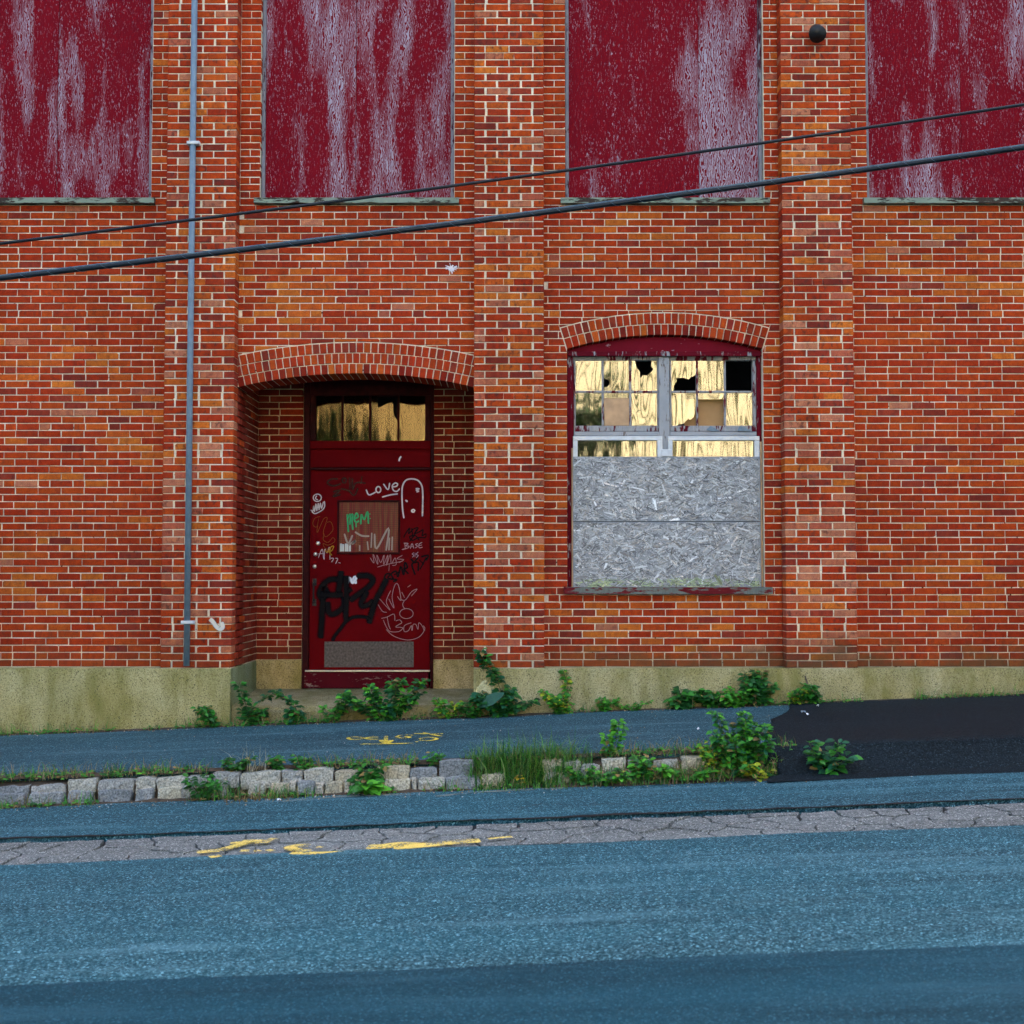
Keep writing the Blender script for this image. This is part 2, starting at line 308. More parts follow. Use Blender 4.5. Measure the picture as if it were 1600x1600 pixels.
# cracked old strip between the two lanes: pieces cut by a jittered lattice
cr = random.Random(3)
def cut(poly, n, d):
    out = []
    for i in range(len(poly)):
        a, b_ = poly[i], poly[(i + 1) % len(poly)]; da, db = a[0] * n[0] + a[1] * n[1] - d, b_[0] * n[0] + b_[1] * n[1] - d
        if da >= 0: out.append(a)
        if (da >= 0) != (db >= 0): t = da / (da - db); out.append((a[0] + (b_[0] - a[0]) * t, a[1] + (b_[1] - a[1]) * t))
    return out
def strip_pieces():
    y0, y1 = YB + .02, YA - .10; pts = []; x = -6.6
    while x < 6.6:
        k = cr.choice([2, 2, 3, 3]); wd = cr.uniform(.15, .32) * (1 if k > 1 else .8)
        for j in range(k): pts.append((x + cr.uniform(-.12, .12), y0 + (y1 - y0) * (j + .5 + cr.uniform(-.28, .28)) / k))
        x += wd
    for i, p in enumerate(pts):
        poly = [(p[0] - .9, y0), (p[0] + .9, y0), (p[0] + .9, y1), (p[0] - .9, y1)]
        for q in pts:
            if q is not p and abs(q[0] - p[0]) < 1.8:
                nx, ny = p[0] - q[0], p[1] - q[1]; poly = cut(poly, (nx, ny), (nx * (p[0] + q[0]) + ny * (p[1] + q[1])) / 2)
        if len(poly) < 3: continue
        fine = []
        for k in range(len(poly)):
            a, b_ = poly[k], poly[(k + 1) % len(poly)]; L = math.hypot(b_[0] - a[0], b_[1] - a[1]); m = max(1, int(L / .045))
            for j in range(m): fine.append((a[0] + (b_[0] - a[0]) * j / m, a[1] + (b_[1] - a[1]) * j / m))
        wob = lambda v_: (v_[0] + noise.noise((v_[0] * 9, v_[1] * 9, 1)) * .045 + noise.noise((v_[0] * 31, v_[1] * 31, 2)) * .014, v_[1] + noise.noise((v_[0] * 9, v_[1] * 9, 6)) * .04 + noise.noise((v_[0] * 31, v_[1] * 31, 7)) * .012)
        fine = [wob(v_) for v_ in fine]; cx = sum(v_[0] for v_ in fine) / len(fine); cy = sum(v_[1] for v_ in fine) / len(fine)
        sh = []
        for v_ in fine:
            d = math.hypot(v_[0] - cx, v_[1] - cy) or 1; g = .006 + .016 * max(0, noise.noise((v_[0] * 2.3, v_[1] * 2.3, 9)) + .2); kk = max(.5, 1 - g / d); sh.append((cx + (v_[0] - cx) * kk, cy + (v_[1] - cy) * kk))
        dz = cr.uniform(-.012, -.004); tx, ty = cr.uniform(-.008, .008), cr.uniform(-.01, .01); b = MB()
        tri = tessellate_polygon([[Vector((v_[0], v_[1], 0)) for v_ in sh]])
        V = [(v_[0], v_[1], road(*v_) + dz + (v_[0] - cx) * tx + (v_[1] - cy) * ty) for v_ in sh]; n = len(V); V += [(v_[0], v_[1], road(*v_) - .04) for v_ in sh]
        b.add(V, [tuple(t) for t in tri] + [(k, (k + 1) % n, n + (k + 1) % n, n + k) for k in range(n)]); b.build('cracked_slab', M['asph_old'], road_o)
strip_pieces()
tb = MB(); P = []; n = 560  # black strip painting in the shaded gap along the lane edge
for i in range(n + 1):
    X = -9 + 18 * i / n; m_ = YA + jag(1.3, .05, 11, .022)(X, 0); wd = max(.004, .028 + .05 * noise.noise((X * .8, 4, 4)) + .03 * noise.noise((X * 5, 8, 4)) + .02 * noise.noise((X * 21, 1, 4)))
    for Y in (m_ + wd, m_ - .012): P.append((X, Y, road(X, Y) + .004 + noise.noise((X * .7, Y * .9, 3)) * .012))
tb.add(P, [(2 * i + 1, 2 * i + 3, 2 * i + 2, 2 * i) for i in range(n)]); tb.build('gap_shade_strip', M['tar'], road_o)
KY = -2.43
side_o = props(sheet('pavement', -40, 40, KY, -.10, sid, M['asph_sid'], .12, .15, amp=.014, edge=lambda X, j: (jag(2.1, .05, 10, .025)(X, j) if j == 0 else 0), thick=.09), kind='structure')
# black asphalt apron and tongue at the right
def apron():
    b = MB(); P = []; n = 60
    prof = [(-.12, 0, .006), (-1.3, 0, .006), (-2.50, 0, .010), (-2.53, .14, .006), (-2.62, .5, .004), (-2.72, .85, .004), (-2.86, 1, .005)]
    x0 = 1.98
    ys = []
    for (a, b_) in zip(prof, prof[1:]):
        for k in range(6): ys.append([a[q] + (b_[q] - a[q]) * k / 6 for q in range(3)])
    ys.append(list(prof[-1]))
    for Y, f, l in ys:
        s = x0 + .55 * max(0, min(1, (Y + 1.7) / 1.3)) if Y > -1.7 else x0 - .12 * min(1, (-1.7 - Y))
        s += noise.noise((Y * 4, 1, 1)) * .22 + noise.noise((Y * 15, 5, 1)) * .09
        for i in range(n + 1):
            X = s + (12 - s) * (i / n) ** 1.6
            P.append((X, Y, sid(X, Y) * (1 - f) + road(X, Y) * f + l + noise.noise((X * 1.5, Y * 1.5, 8)) * .012 * (1 - abs(2 * f - 1)) + (noise.noise((X * .7, Y * .9, 3)) * .014 if Y > -2.52 else 0)))
    F = [(j * (n + 1) + i, (j + 1) * (n + 1) + i, (j + 1) * (n + 1) + i + 1, j * (n + 1) + i + 1) for j in range(len(ys) - 1) for i in range(n)]
    m0 = len(P); P += [(P[j * (n + 1)][0], P[j * (n + 1)][1], P[j * (n + 1)][2] - .3) for j in range(len(ys))]
    F += [(j * (n + 1), m0 + j, m0 + j + 1, (j + 1) * (n + 1)) for j in range(len(ys) - 1)]
    b.add(P, F); o = b.build('asphalt_ramp', M['asph_new'], smooth=True); props(o, kind='structure')
apron()
# kerb of granite blocks
kerb = MB()
kerb.add([(x, y, sid(x, -2.43) - z) for x in (-9, 1.7) for (y, z) in ((-2.36, .02), (-2.53, .06), (-2.545, .34), (-2.36, .34))], [(0, 1, 5, 4), (1, 2, 6, 5), (2, 3, 7, 6), (0, 3, 2, 1), (4, 5, 6, 7)])
kerb_o = props(kerb.build('kerb', M['soil']), kind='structure')
def stone(x0, x1, y0, y1, z0, z1, col, rr):
    """rough split granite block: a subdivided box with pushed-in corners"""
    nx, ny, nz = 6, 3, 4; b = MB(); idx = {}; c = ((x0 + x1) / 2, (y0 + y1) / 2, (z0 + z1) / 2); sd_ = rr.random() * 90
    h = ((x1 - x0) / 2, (y1 - y0) / 2, (z1 - z0) / 2); V = []; F = []
    def vid(i, j, k):
        if (i, j, k) not in idx:
            u = [2 * i / nx - 1, 2 * j / ny - 1, 2 * k / nz - 1]
            r8 = 14.; L = (abs(u[0]) ** r8 + abs(u[1]) ** r8 + abs(u[2]) ** r8) ** (1 / r8); mx = max(map(abs, u))
            q = [u[a] / L * mx for a in range(3)]
            p = Vector([c[a] + q[a] * h[a] * 1.03 for a in range(3)])
            p += noise.noise_vector((p * 9) + Vector((sd_, 0, 0))) * .012 + noise.noise_vector((p * 34) + Vector((sd_, 0, 0))) * .008
            p.z += SL * (p.x - c[0]); idx[(i, j, k)] = len(V); V.append(p)
        return idx[(i, j, k)]
    for i in range(nx):
        for j in range(ny):
            F.append((vid(i, j, nz), vid(i + 1, j, nz), vid(i + 1, j + 1, nz), vid(i, j + 1, nz)))
        for k in range(nz):
            F.append((vid(i, 0, k), vid(i + 1, 0, k), vid(i + 1, 0, k + 1), vid(i, 0, k + 1)))
    for j in range(ny):
        for k in range(nz):
            F.append((vid(0, j + 1, k), vid(0, j, k), vid(0, j, k + 1), vid(0, j + 1, k + 1))); F.append((vid(nx, j, k), vid(nx, j + 1, k), vid(nx, j + 1, k + 1), vid(nx, j, k + 1)))
    b.add(V, F, col); return b.build('granite_block', M['granite'], kerb_o)
ks = random.Random(11)
GR = [(.34, .33, .27), (.42, .39, .29), (.22, .23, .22), (.27, .27, .24), (.37, .33, .23), (.18, .19, .185)]
kx = lambda px: (px - 800) / 209.
for a, b_ in [(304, 342), (343, 383), (386, 446), (448, 480), (483, 526), (530, 566), (592, 643), (645, 686), (689, 741), (846, 878), (880, 905), (905, 935), (938, 975), (978, 1011), (1016, 1055), (1059, 1096)]:
    X0, X1 = kx(a), kx(b_); xm = (X0 + X1) / 2; dz = ks.uniform(-.045, .004); zt = sid(xm, -2.45) - .012 + dz
    big = a in (592, 689, 483, 530)
    stone(X0, X1, -2.560 + ks.uniform(-.012, .012), -2.40, zt - (.15 if big else .115) + ks.uniform(-.01, .01), zt + (.015 if big else 0), ks.choice(GR), ks)
for a, b_ in [(300, 330), (340, 365), (398, 425), (434, 462), (463, 472), (474, 500), (502, 514), (516, 543), (545, 553), (555, 582), (600, 646), (648, 655), (657, 698), (699, 752), (755, 790), (850, 890)]:
    X0, X1 = kx(a), kx(b_); xm = (X0 + X1) / 2; zt = road(xm, -2.5) + .098 + ks.uniform(-.012, .01)
    stone(X0, X1, -2.615 + ks.uniform(-.012, .01), -2.42, road(xm, -2.5) - .06, zt, ks.choice(GR[:5]) if b_ - a > 15 else (.36, .33, .26), ks)
x = kx(300)
while x > -6.5:
    wd = ks.uniform(.15, .28); xm = x - wd / 2; zt = sid(xm, -2.45) - .012 + ks.uniform(-.025, .01)
    stone(x - wd + .012, x, -2.56, -2.40, zt - .12, zt - ks.uniform(0, .03), ks.choice(GR), ks)
    stone(x - wd + .03, x - .01, -2.615, -2.42, road(xm, -2.5) - .06, road(xm, -2.5) + .095, ks.choice(GR), ks); x -= wd
def soil_strip(name, x0, x1, yc, hw, fn, h, seed, kind='stuff'):
    b = MB(); n = int((x1 - x0) / .04); P = []
    for i in range(n + 1):
        X = x0 + (x1 - x0) * i / n
        for j in range(5):
            f = j / 4 * 2 - 1; wv = hw * (1 + .9 * noise.noise((X * 3, seed, 0)) + .4 * noise.noise((X * 14, seed, 3)))
            Y = yc + f * max(.01, wv)
            P.append((X, Y, fn(X, Y) + (h * (1 - f * f) - .012) * (1 + .8 * noise.noise((X * 9, Y * 9, seed)))))
    b.add(P, [(i * 5 + j, (i + 1) * 5 + j, (i + 1) * 5 + j + 1, i * 5 + j + 1) for i in range(n) for j in range(4)])
    return props(b.build(name, M['soil'], smooth=True), 'brown soil gathered along the ' + ('wall foot' if yc > -1 else 'kerb'), None, kind=kind)
soil_strip('wall_foot_soil', -6, 6, -.235, .055, sid, .022, 1)
soil_strip('kerb_top_soil', -6, 1.8, -2.43, .05, sid, .02, 5)
soil_strip('gutter_soil', .2, 2.2, -2.62, .085, road, .03, 9)
soil_strip('gutter_soil', -6, .2, -2.61, .045, road, .03, 12)
# ------------------------------------------------------------------ the brick building
YP, YW, YR = -.16, 0., 1.02                        # pier face, bay face, back of the doorway recess
CH, Z0, NC = .0667, .40, 104                       # course height, first course, courses
PC, PW, PITCHX = -.028, .65, 2.8665
piers = [(PC + PITCHX * n - PW / 2, PC + PITCHX * n + PW / 2) for n in range(-2, 3)]
bays = [(-7.6, piers[0][0])] + [(a[1], b_[0]) for a, b_ in zip(piers, piers[1:])] + [(piers[-1][1], 7.6)]
XL, XR = piers[1][1], piers[2][0]                  # doorway bay
BX0, BX1 = piers[2][1], piers[3][0]                # window bay
ZTOP = Z0 + NC * CH
bld = empty('brick_building', (0, .2, 0), 'old red brick factory building with boarded windows and recessed doorway', 'building')
def zpx(py, Y=0., px=800): return at(px, py, Y)[1]
def xpx(px, Y=0., py=500): return at(px, py, Y)[0]
class Arch:
    def __init__(s, x0, x1, zs, rise, th):
        s.x0, s.x1, s.zs, s.th = x0, x1, zs, th; c = (x1 - x0) / 2; s.R = (c * c + rise * rise) / (2 * rise); s.cx = (x0 + x1) / 2; s.cz = zs + rise - s.R; s.half = math.asin(c / s.R)
    def z(s, x, r=0): return s.cz + math.sqrt(max(0, (s.R + r) ** 2 - (x - s.cx) ** 2))
door_arch = Arch(XL, XR, zpx(606), .131, .298)
WX0, WX1 = xpx(886, 0, 700), xpx(1193, 0, 700)
WZ0 = Z0 + round((zpx(931) - Z0) / CH) * CH
win_arch = Arch(WX0, WX1, zpx(546), .135, .212)
UZ0 = Z0 + round((zpx(317) - Z0) / CH) * CH
UPW = []
for n, (a, b_) in enumerate(bays):
    c = (a + b_) / 2
    if n == 2: UPW.append((xpx(407, 0, 180), xpx(710, 0, 180)))
    elif n == 3: UPW.append((xpx(883, 0, 180), xpx(1193, 0, 180)))
    else: UPW.append((c - .92, c + .92))
# mortar core
core = MB()
WT = 23.  # unseen height, raised so the building's shadow covers the street
def slab(x0, x1, z0, z1, y0=.006, y1=.40): core.box(x0, x1, y0, y1, z0, z1)
def arch_slab(A, r, z1, n=28):
    for i in range(n):
        xa, xb = A.x0 + (A.x1 - A.x0) * i / n, A.x0 + (A.x1 - A.x0) * (i + 1) / n; za, zb = A.z(xa, r), A.z(xb, r)
        core.add([(xa, .006, za), (xb, .006, zb), (xb, .006, z1), (xa, .006, z1), (xa, .40, za), (xb, .40, zb), (xb, .40, z1), (xa, .40, z1)],
                 [(0, 1, 2, 3), (7, 6, 5, 4), (4, 5, 1, 0), (3, 2, 6, 7)])
for i, (a, b_) in enumerate(bays):
    u0, u1 = UPW[i]
    zlow = -.6
    if i == 2: arch_slab(door_arch, .02, UZ0); 
    elif i == 3:
        slab(a, WX0, zlow, UZ0); slab(WX1, b_, zlow, UZ0); slab(WX0, WX1, zlow, WZ0); arch_slab(win_arch, .02, UZ0)
    else: slab(a, b_, zlow, UZ0)
    slab(a, u0, UZ0, 7.6); slab(u1, b_, UZ0, 7.6); slab(a, b_, 7.6, WT)
for a, b_ in piers: core.box(a + .006, b_ - .006, YP + .006, .40, -.6, WT)
# recess lining
core.quad((XL - .006, .006, 0), (XL - .006, YR + .3, 0), (XL - .006, YR + .3, 4), (XL - .006, .006, 4), (.95, .9, .84))
core.quad((XR + .006, YR + .3, 0), (XR + .006, .006, 0), (XR + .006, .006, 4), (XR + .006, YR + .3, 4))
DX0, DX1 = xpx(473, YR, 850), xpx(677, YR, 850); DZ1 = zpx(575, YR)
TC = (.95, .84, .66)
for xa, xb, za, zb in ((XL - .1, DX0, 0, 4), (DX1, XR + .1, 0, 4), (DX0, DX1, DZ1, 4)):
    core.quad((xa, YR + .006, za), (xb, YR + .006, za), (xb, YR + .006, zb), (xa, YR + .006, zb), TC)
wall = core.build('wall', M['mortar'], bld)
cz_ = door_arch.z(door_arch.cx) + .42
b = MB(); b.box(XL - .1, XR + .1, .401, YR + .3, cz_, cz_ + .1); b.build('recess_ceiling', M['dark'], bld)
for xa in (-18, 7.6):
    b = MB(); b.box(xa, xa + 10.4, .0, .4, -1.2, WT); b.build('side_wall', M['farbrick'], bld)
b = MB(); b.box(-18, 18, 13.6, 14, -1.2, WT); b.build('rear_wall', M['farbrick'], bld)
for s in (-18, 17.6):
    b = MB(); b.box(s, s + .4, .4, 13.6, -1.2, WT); b.build('end_wall', M['farbrick'], bld)
b = MB(); b.box(-18, 18, 0, 14, WT, WT + .3); b.build('roof', M['tar'], bld)
b = MB(); b.box(-17.6, 17.6, 4.5, 4.6, -.6, WT); b.build('inner_partition', M['dark'], bld)
b = MB(); b.box(-17.6, 17.6, 1.6, 13.6, -.1, 0.05); b.box(XR + .3, 17.6, .4, 1.6, -.1, .05); b.build('inner_floor', M['dark'], bld)
# --- bricks
PAL = {'red': [(.37, .034, .007), (.40, .044, .008), (.34, .028, .007), (.42, .055, .009), (.35, .034, .009)],
       'orange': [(.50, .10, .014), (.53, .125, .017), (.47, .08, .012)], 'plum': [(.25, .029, .015), (.21, .026, .015), (.28, .036, .018)],
       'pink': [(.43, .12, .060), (.46, .15, .080), (.40, .09, .048)], 'deep': [(.205, .014, .005), (.19, .012, .005), (.22, .016, .006), (.175, .016, .008)]}  # deep: recess red, darkened to carry some of the doorway's shade
PATCH = [(xpx(450), zpx(455), .55, .30, .9), (xpx(1030), zpx(965), .75, .16, 1.0), (xpx(1010), zpx(345), .6, .14, .7), (xpx(800), zpx(700), .5, .9, .5), (xpx(800), zpx(430), .5, .4, .5), (xpx(340), zpx(760), .4, .6, .6), (xpx(1210), zpx(600), .12, .5, .6), (xpx(120), zpx(600), .8, .5, .5), (xpx(1480), zpx(420), .8, .4, .6), (-4.6, 1.3, .7, .3, .5), (4.4, 1.1, .7, .25, .6)]
def bcol(region, X, Z, rr):
    n = noise.noise((X * .9, Z * 1.1, 4)) + .5 * noise.noise((X * 2.3, Z * 2.6, 9)); q = rr.random()
    pt = sum(a_ * math.exp(-(((X - x_) / sx_) ** 2 + ((Z - z_) / sz_) ** 2)) for x_, z_, sx_, sz_, a_ in PATCH)
    if region == 'pier': w_ = [('red', .58 - n * .2), ('orange', .05 + max(0, n) * .25 + .5 * pt), ('plum', .12), ('pink', .10 + (.16 if Z < 3 else 0))]
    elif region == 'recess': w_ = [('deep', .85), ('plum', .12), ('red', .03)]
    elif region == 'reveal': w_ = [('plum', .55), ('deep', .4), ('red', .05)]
    else: w_ = [('red', .86), ('orange', .015 + max(0, n) * .10 + 1.1 * pt), ('plum', .07), ('pink', .025)]
    tot = sum(max(0.01, v) for _, v in w_); k = q * tot
    for nm, v in w_:
        k -= max(0.01, v)
        if k <= 0: break
    c = rr.choice(PAL[nm]); f = rr.uniform(.90, 1.12) * (1 + .16 * noise.noise((X * .6, Z * .8, 7)))
    c = [x * f for x in c]
    if Z < Z0 + .34 and region != 'recess' and region != 'reveal':                  # damp grime on the lowest courses
        g = max(0, min(1, (Z0 + .34 - Z) / .3)) * (.5 + .5 * noise.noise((X * 1.5, Z * 4, 2))) * (1 if X > .3 else .4)
        c = [c[0] * (1 - .55 * g), c[1] * (1 - .1 * g), c[2] * (1 - .1 * g)]
    mot = {'pier': 1.0, 'bay': .4, 'recess': .12, 'reveal': .3}[region]
    return (c[0], c[1], c[2], min(1, mot * rr.uniform(.2, 1.5)))
BR = []                                              # (area, poly, front, back, plane, colour)
def clip(poly, n, d):
    out = []
    for i in range(len(poly)):
        a, b_ = poly[i], poly[(i + 1) % len(poly)]; da, db = a[0] * n[0] + a[1] * n[1] - d, b_[0] * n[0] + b_[1] * n[1] - d
        if da >= 0: out.append(a)
        if (da >= 0) != (db >= 0): t = da / (da - db); out.append((a[0] + (b_[0] - a[0]) * t, a[1] + (b_[1] - a[1]) * t))
    return out
def area(p): return abs(sum(p[i][0] * p[(i + 1) % len(p)][1] - p[(i + 1) % len(p)][0] * p[i][1] for i in range(len(p)))) / 2
br = random.Random(21)
def brick(x0, x1, z0, z1, plane, depth, region, X, arch=None):
    if x1 - x0 < .02: return
    j = lambda a=.0016: br.uniform(-a, a)
    poly = [(x0 + j(), z0 + j()), (x1 + j(), z0 + j()), (x1 + j(), z1 + j()), (x0 + j(), z1 + j())]
    if br.random() < .10:                            # a knocked corner
        k = br.randrange(4); cx, cz = (x0 + x1) / 2, (z0 + z1) / 2; p = poly[k]; s = br.uniform(.006, .02)
        a = (p[0] + (s if p[0] < cx else -s), p[1]); c = (p[0], p[1] + (s * .7 if p[1] < cz else -s * .7))
        poly[k:k + 1] = [c, a] if k in (0, 2) else [a, c]
    if arch:
        mx, mz = (x0 + x1) / 2, (z0 + z1) / 2; dx, dz = mx - arch.cx, mz - arch.cz; ang = math.atan2(dx, dz); r = math.hypot(dx, dz); ro = arch.R + arch.th
        ex = .007; sg = 1 if ang > 0 else -1; e = arch.half; cands = []
        if r < ro - .3: return
        up = clip(poly, (math.sin(ang), math.cos(ang)), math.sin(ang) * arch.cx + math.cos(ang) * arch.cz + ro + ex)
        if arch is win_arch:
            nx_, nz_ = sg * math.cos(e), -math.sin(e); d0 = nx_ * arch.cx + nz_ * arch.cz
            cands = [clip(poly, (nx_, nz_), d0 + ex), clip(up, (-nx_, -nz_), -d0 - ex + .004) if up else []]
        else: cands = [up]
        if min(math.hypot(p[0] - arch.cx, p[1] - arch.cz) for p in poly) > ro + ex * .5: cands = [poly]
        for q in cands:
            if len(q) >= 3 and area(q) > .0004: BR.append((area(q), q, j(.0032) - .001, depth, plane, bcol(region, X, (z0 + z1) / 2, br)))
        return
    BR.append((area(poly), poly, j(.0032) - .001, depth, plane, bcol(region, X, (z0 + z1) / 2, br)))
JT, MOD = .0088, .2145
def run(x0, x1, k, plane, depth, region, phase, header=False, X=None, arch=None, j=JT):
    z0, z1 = Z0 + k * CH + .0044, Z0 + (k + 1) * CH - .0042
    x = x0 - phase; L = MOD - j; H = .0985; seq = 0
    while x < x1:
        ln = (H if seq % 2 else L) if header else L
        ln *= br.uniform(.985, 1.01)
        a, b_ = max(x, x0), min(x + ln, x1)
        if x1 - (x + ln) < .045 and x + ln < x1: b_ = x1; ln = x1 - x
        if a - x > ln - .035: pass
        elif b_ > a: brick(a, b_, z0, z1, plane, depth, region, (a + b_) / 2 if X is None else X, arch)
        x += ln + j * br.uniform(.7, 1.35); seq += 1
front = lambda Y0: (lambda s, d, h: (s, Y0 + d, h))
F_P, F_W, F_R = front(YP), front(YW), front(YR); F_L = lambda s, d, h: (XL - d, s, h)
for k in range(NC):
    z0, z1 = Z0 + k * CH + .0044, Z0 + (k + 1) * CH - .0042; zm = (z0 + z1) / 2
    for n, (a, b_) in enumerate(piers):
        vj = br.choice([.012, .016, .021]) if n in (1, 2) else .013; W = b_ - a
        if k % 8 == 5: cuts = [.100, .170, .095, .175, .100] if br.random() < .5 else [.1, .19, .19, .1]
        elif k % 2: s_ = (W - 2 * vj) / 3; cuts = [s_] * 3
        else: s_ = (W - 3 * vj - .19) / 2; cuts = [.095, s_, s_, .095]
        vj2 = (W - sum(cuts)) / (len(cuts) - 1); x = a
        for i, c in enumerate(cuts):
            brick(x, x + c, z0, z1, F_P, .165 if i in (0, len(cuts) - 1) else .08, 'pier', x + c / 2); x += c + vj2
    for n, (a, b_) in enumerate(bays):
        ph = (.06, .167)[k % 2] + .02 * noise.noise((n, k * .6, 0)); hd = k % 8 == 1
        u0, u1 = UPW[n]
        if zm > UZ0:
            for xa, xb in ((a, u0), (u1, b_)):
                if xb - xa < .24 and xb - xa > .1:
                    if k % 2: brick(xa + .004, xb, z0, z1, F_W, .1, 'bay', xa)
                    else: m = (xa + xb) / 2; brick(xa + .004, m - .004, z0, z1, F_W, .1, 'bay', xa); brick(m + .004, xb, z0, z1, F_W, .1, 'bay', xa)
                else: run(xa, xb, k, F_W, .1, 'bay', ph)
        elif n == 2:
            if zm > door_arch.zs + .05: run(a, b_, k, F_W, .08, 'bay', ph, hd, arch=door_arch)
        elif n == 3:
            if zm < WZ0: run(a, b_, k, F_W, .1, 'bay', ph, hd)
            elif zm < win_arch.zs - .034:
                for xa, xb in ((a, WX0), (WX1, b_)):
                    if k % 2: brick(xa + .004, xb, z0, z1, F_W, .1, 'bay', xa)
                    else: m = (xa + xb) / 2 + .01; brick(xa + .004, m - .004, z0, z1, F_W, .1, 'bay', xa); brick(m + .004, xb, z0, z1, F_W, .1, 'bay', xa)
            else: run(a, b_, k, F_W, .1, 'bay', ph, hd, arch=win_arch)
        else: run(a, b_, k, F_W, .1, 'bay', ph, hd)
    if zm < cz_ + .05:
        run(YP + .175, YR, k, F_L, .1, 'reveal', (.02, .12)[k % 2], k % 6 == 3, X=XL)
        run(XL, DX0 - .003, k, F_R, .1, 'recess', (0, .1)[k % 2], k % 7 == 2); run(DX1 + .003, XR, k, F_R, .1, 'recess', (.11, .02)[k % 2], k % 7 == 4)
def seen(t):
    s_, h = t[1][0]; p = t[4](s_, 0, h)
    return t[4] is not F_L and abs(p[0]) < 2.85 and .4 < p[2] < 6.2
def show(t):
    p = t[4](t[1][0][0], 0, t[1][0][1]); return t[0] / (p[1] - CAMY + (p[2] - CAMZ) * .049) ** 2
BR.sort(key=lambda t: (-show(t) if seen(t) else 0))
rest = MB()
for i, (ar, poly, f, d, pl, c) in enumerate(BR):
    tgt = MB() if i < 300 else rest
    tgt.prism(poly, f, d, pl, c, .0035)
    if i < 300: tgt.build('brick', M['brick'], wall)
props(rest.build('brickwork', M['brick'], bld), kind='stuff')
# --- arches of rowlock bricks
def arch_ring(A, rows, name, nfirst):
    root = MB(); n = 40; P = []
    for i in range(n + 1):
        th = -A.half + 2 * A.half * i / n
        for r, y in ((A.R + .008, .004), (A.R + A.th - .004, .004), (A.R + A.th - .004, .1), (A.R + .008, .40)): P.append((A.cx + math.sin(th) * r, y, A.cz + math.cos(th) * r))
    root.add(P, [(i * 4 + q, (i + 1) * 4 + q, (i + 1) * 4 + (q + 1) % 4, i * 4 + (q + 1) % 4) for i in range(n) for q in range(4)])
    ro = root.build(name, M['mortar'], bld); h = A.th / rows
    for q in range(rows):
        cnt = nfirst + (q % 2); ph = 0
        for i in range(cnt):
            e = A.half + (.012 if A is door_arch else .0)
            t0, t1 = -e + 2 * e * i / cnt, -e + 2 * e * (i + 1) / cnt
            if A is door_arch and q % 2: pass
            r0, r1 = A.R + h * q + .004, A.R + h * (q + 1) - .005; g = .0048 / A.R
            poly = [(A.cx + math.sin(t) * r, A.cz + math.cos(t) * r) for t, r in ((t0 + g, r0), (t1 - g, r0), (t1 - g, r1), (t0 + g, r1))]
            poly = [(x_ + br.uniform(-.0015, .0015), z_ + br.uniform(-.0015, .0015)) for x_, z_ in poly]
            if A is door_arch:
                poly = clip(clip(poly, (1, 0), XL + .002), (-1, 0), -(XR - .002))
                if len(poly) < 3 or area(poly) < .0006: continue
            c = br.choice(PAL['plum'] + PAL['red'] * 2 if q else PAL['red'] * 2 + PAL['deep'] + PAL['orange'][2:]); c = tuple(x_ * br.uniform(.9, 1.15) for x_ in c) + (.25,)
            o = MB(); o.prism(poly, -.007 + br.uniform(-.002, .002), .40 if q == 0 else .08, F_W, c, .003); o.build('voussoir', M['brick'], ro)
arch_ring(door_arch, 3, 'door_arch', 36); arch_ring(win_arch, 2, 'window_arch', 29)
# --- concrete foundation, doorstep
def fnd(name, boxes, mat=M['concrete']):
    o = MB()
    for (x0, x1, y0, y1, z0, z1, c) in boxes:
        nx, nz = max(1, int((x1 - x0) / .12)), 6; P = []
        for k in range(nz + 1):
            for i in range(nx + 1):
                X, Z = x0 + (x1 - x0) * i / nx, z0 + (z1 - z0) * k / nz
                P.append((X, y0 + noise.noise((X * 3, Z * 4, 2)) * .008 * (1 if k < nz else .3) - (0 if k < nz else -.008), Z + (noise.noise((X * 5, 1, 1)) * .006 if k == nz else 0)))
        F = [(k * (nx + 1) + i, k * (nx + 1) + i + 1, (k + 1) * (nx + 1) + i + 1, (k + 1) * (nx + 1) + i) for k in range(nz) for i in range(nx)]
        m = len(P); top = [nz * (nx + 1) + i for i in range(nx + 1)]
        P += [(P[t][0], y1, P[t][2]) for t in top]; F += [(top[i], top[i + 1], m + i + 1, m + i) for i in range(nx)]
        for side in (0, nx):                        # end faces
            s0 = len(P); ring = [k * (nx + 1) + side for k in range(nz + 1)]; P += [(P[t][0], y1, P[t][2]) for t in ring]
            for k in range(nz):
                q = (ring[k], ring[k + 1], s0 + k + 1, s0 + k); F.append(q if side == 0 else q[::-1])
        o.add(P, F, c)
    return o.build(name, mat, bld)
FZ = Z0 - .003
fnd('foundation', [(-9, XL - .002, YP - .03, .3, -.8, FZ, (1, 1, .9))]); fnd('foundation', [(XR + .002, 9, YP - .03, .3, -.5, FZ, (1, 1, 1))])
def qs(name, quads, mat=M['concrete'], col=(1, 1, 1)):
    o = MB()
    for q in quads: o.add(q, [tuple(range(len(q)))], col)
    return o.build(name, mat, bld)
o = MB(); P = []                                   # left plinth return, back plinths
o.box(XL - .05, XL + .004, YP - .02, YR + .1, -.4, FZ - .004, (.62, .78, .85)); o.build('recess_plinth', M['concrete'], bld)
for xa, xb in ((XL + .004, DX0 - .002), (DX1 + .002, XR - .004)):
    o = MB(); o.box(xa, xb, YR - .012, YR + .1, -.1, FZ + .004, (1.25, 1.05, .95)); o.build('recess_plinth', M['concrete'], bld)
o = MB(); nx = 24; P = []
prof = [(YR + .25, .125), (YR - .3, .10), (.3, .075), (-.10, .055), (-.135, .04), (-.15, .0), (-.15, -.5)]
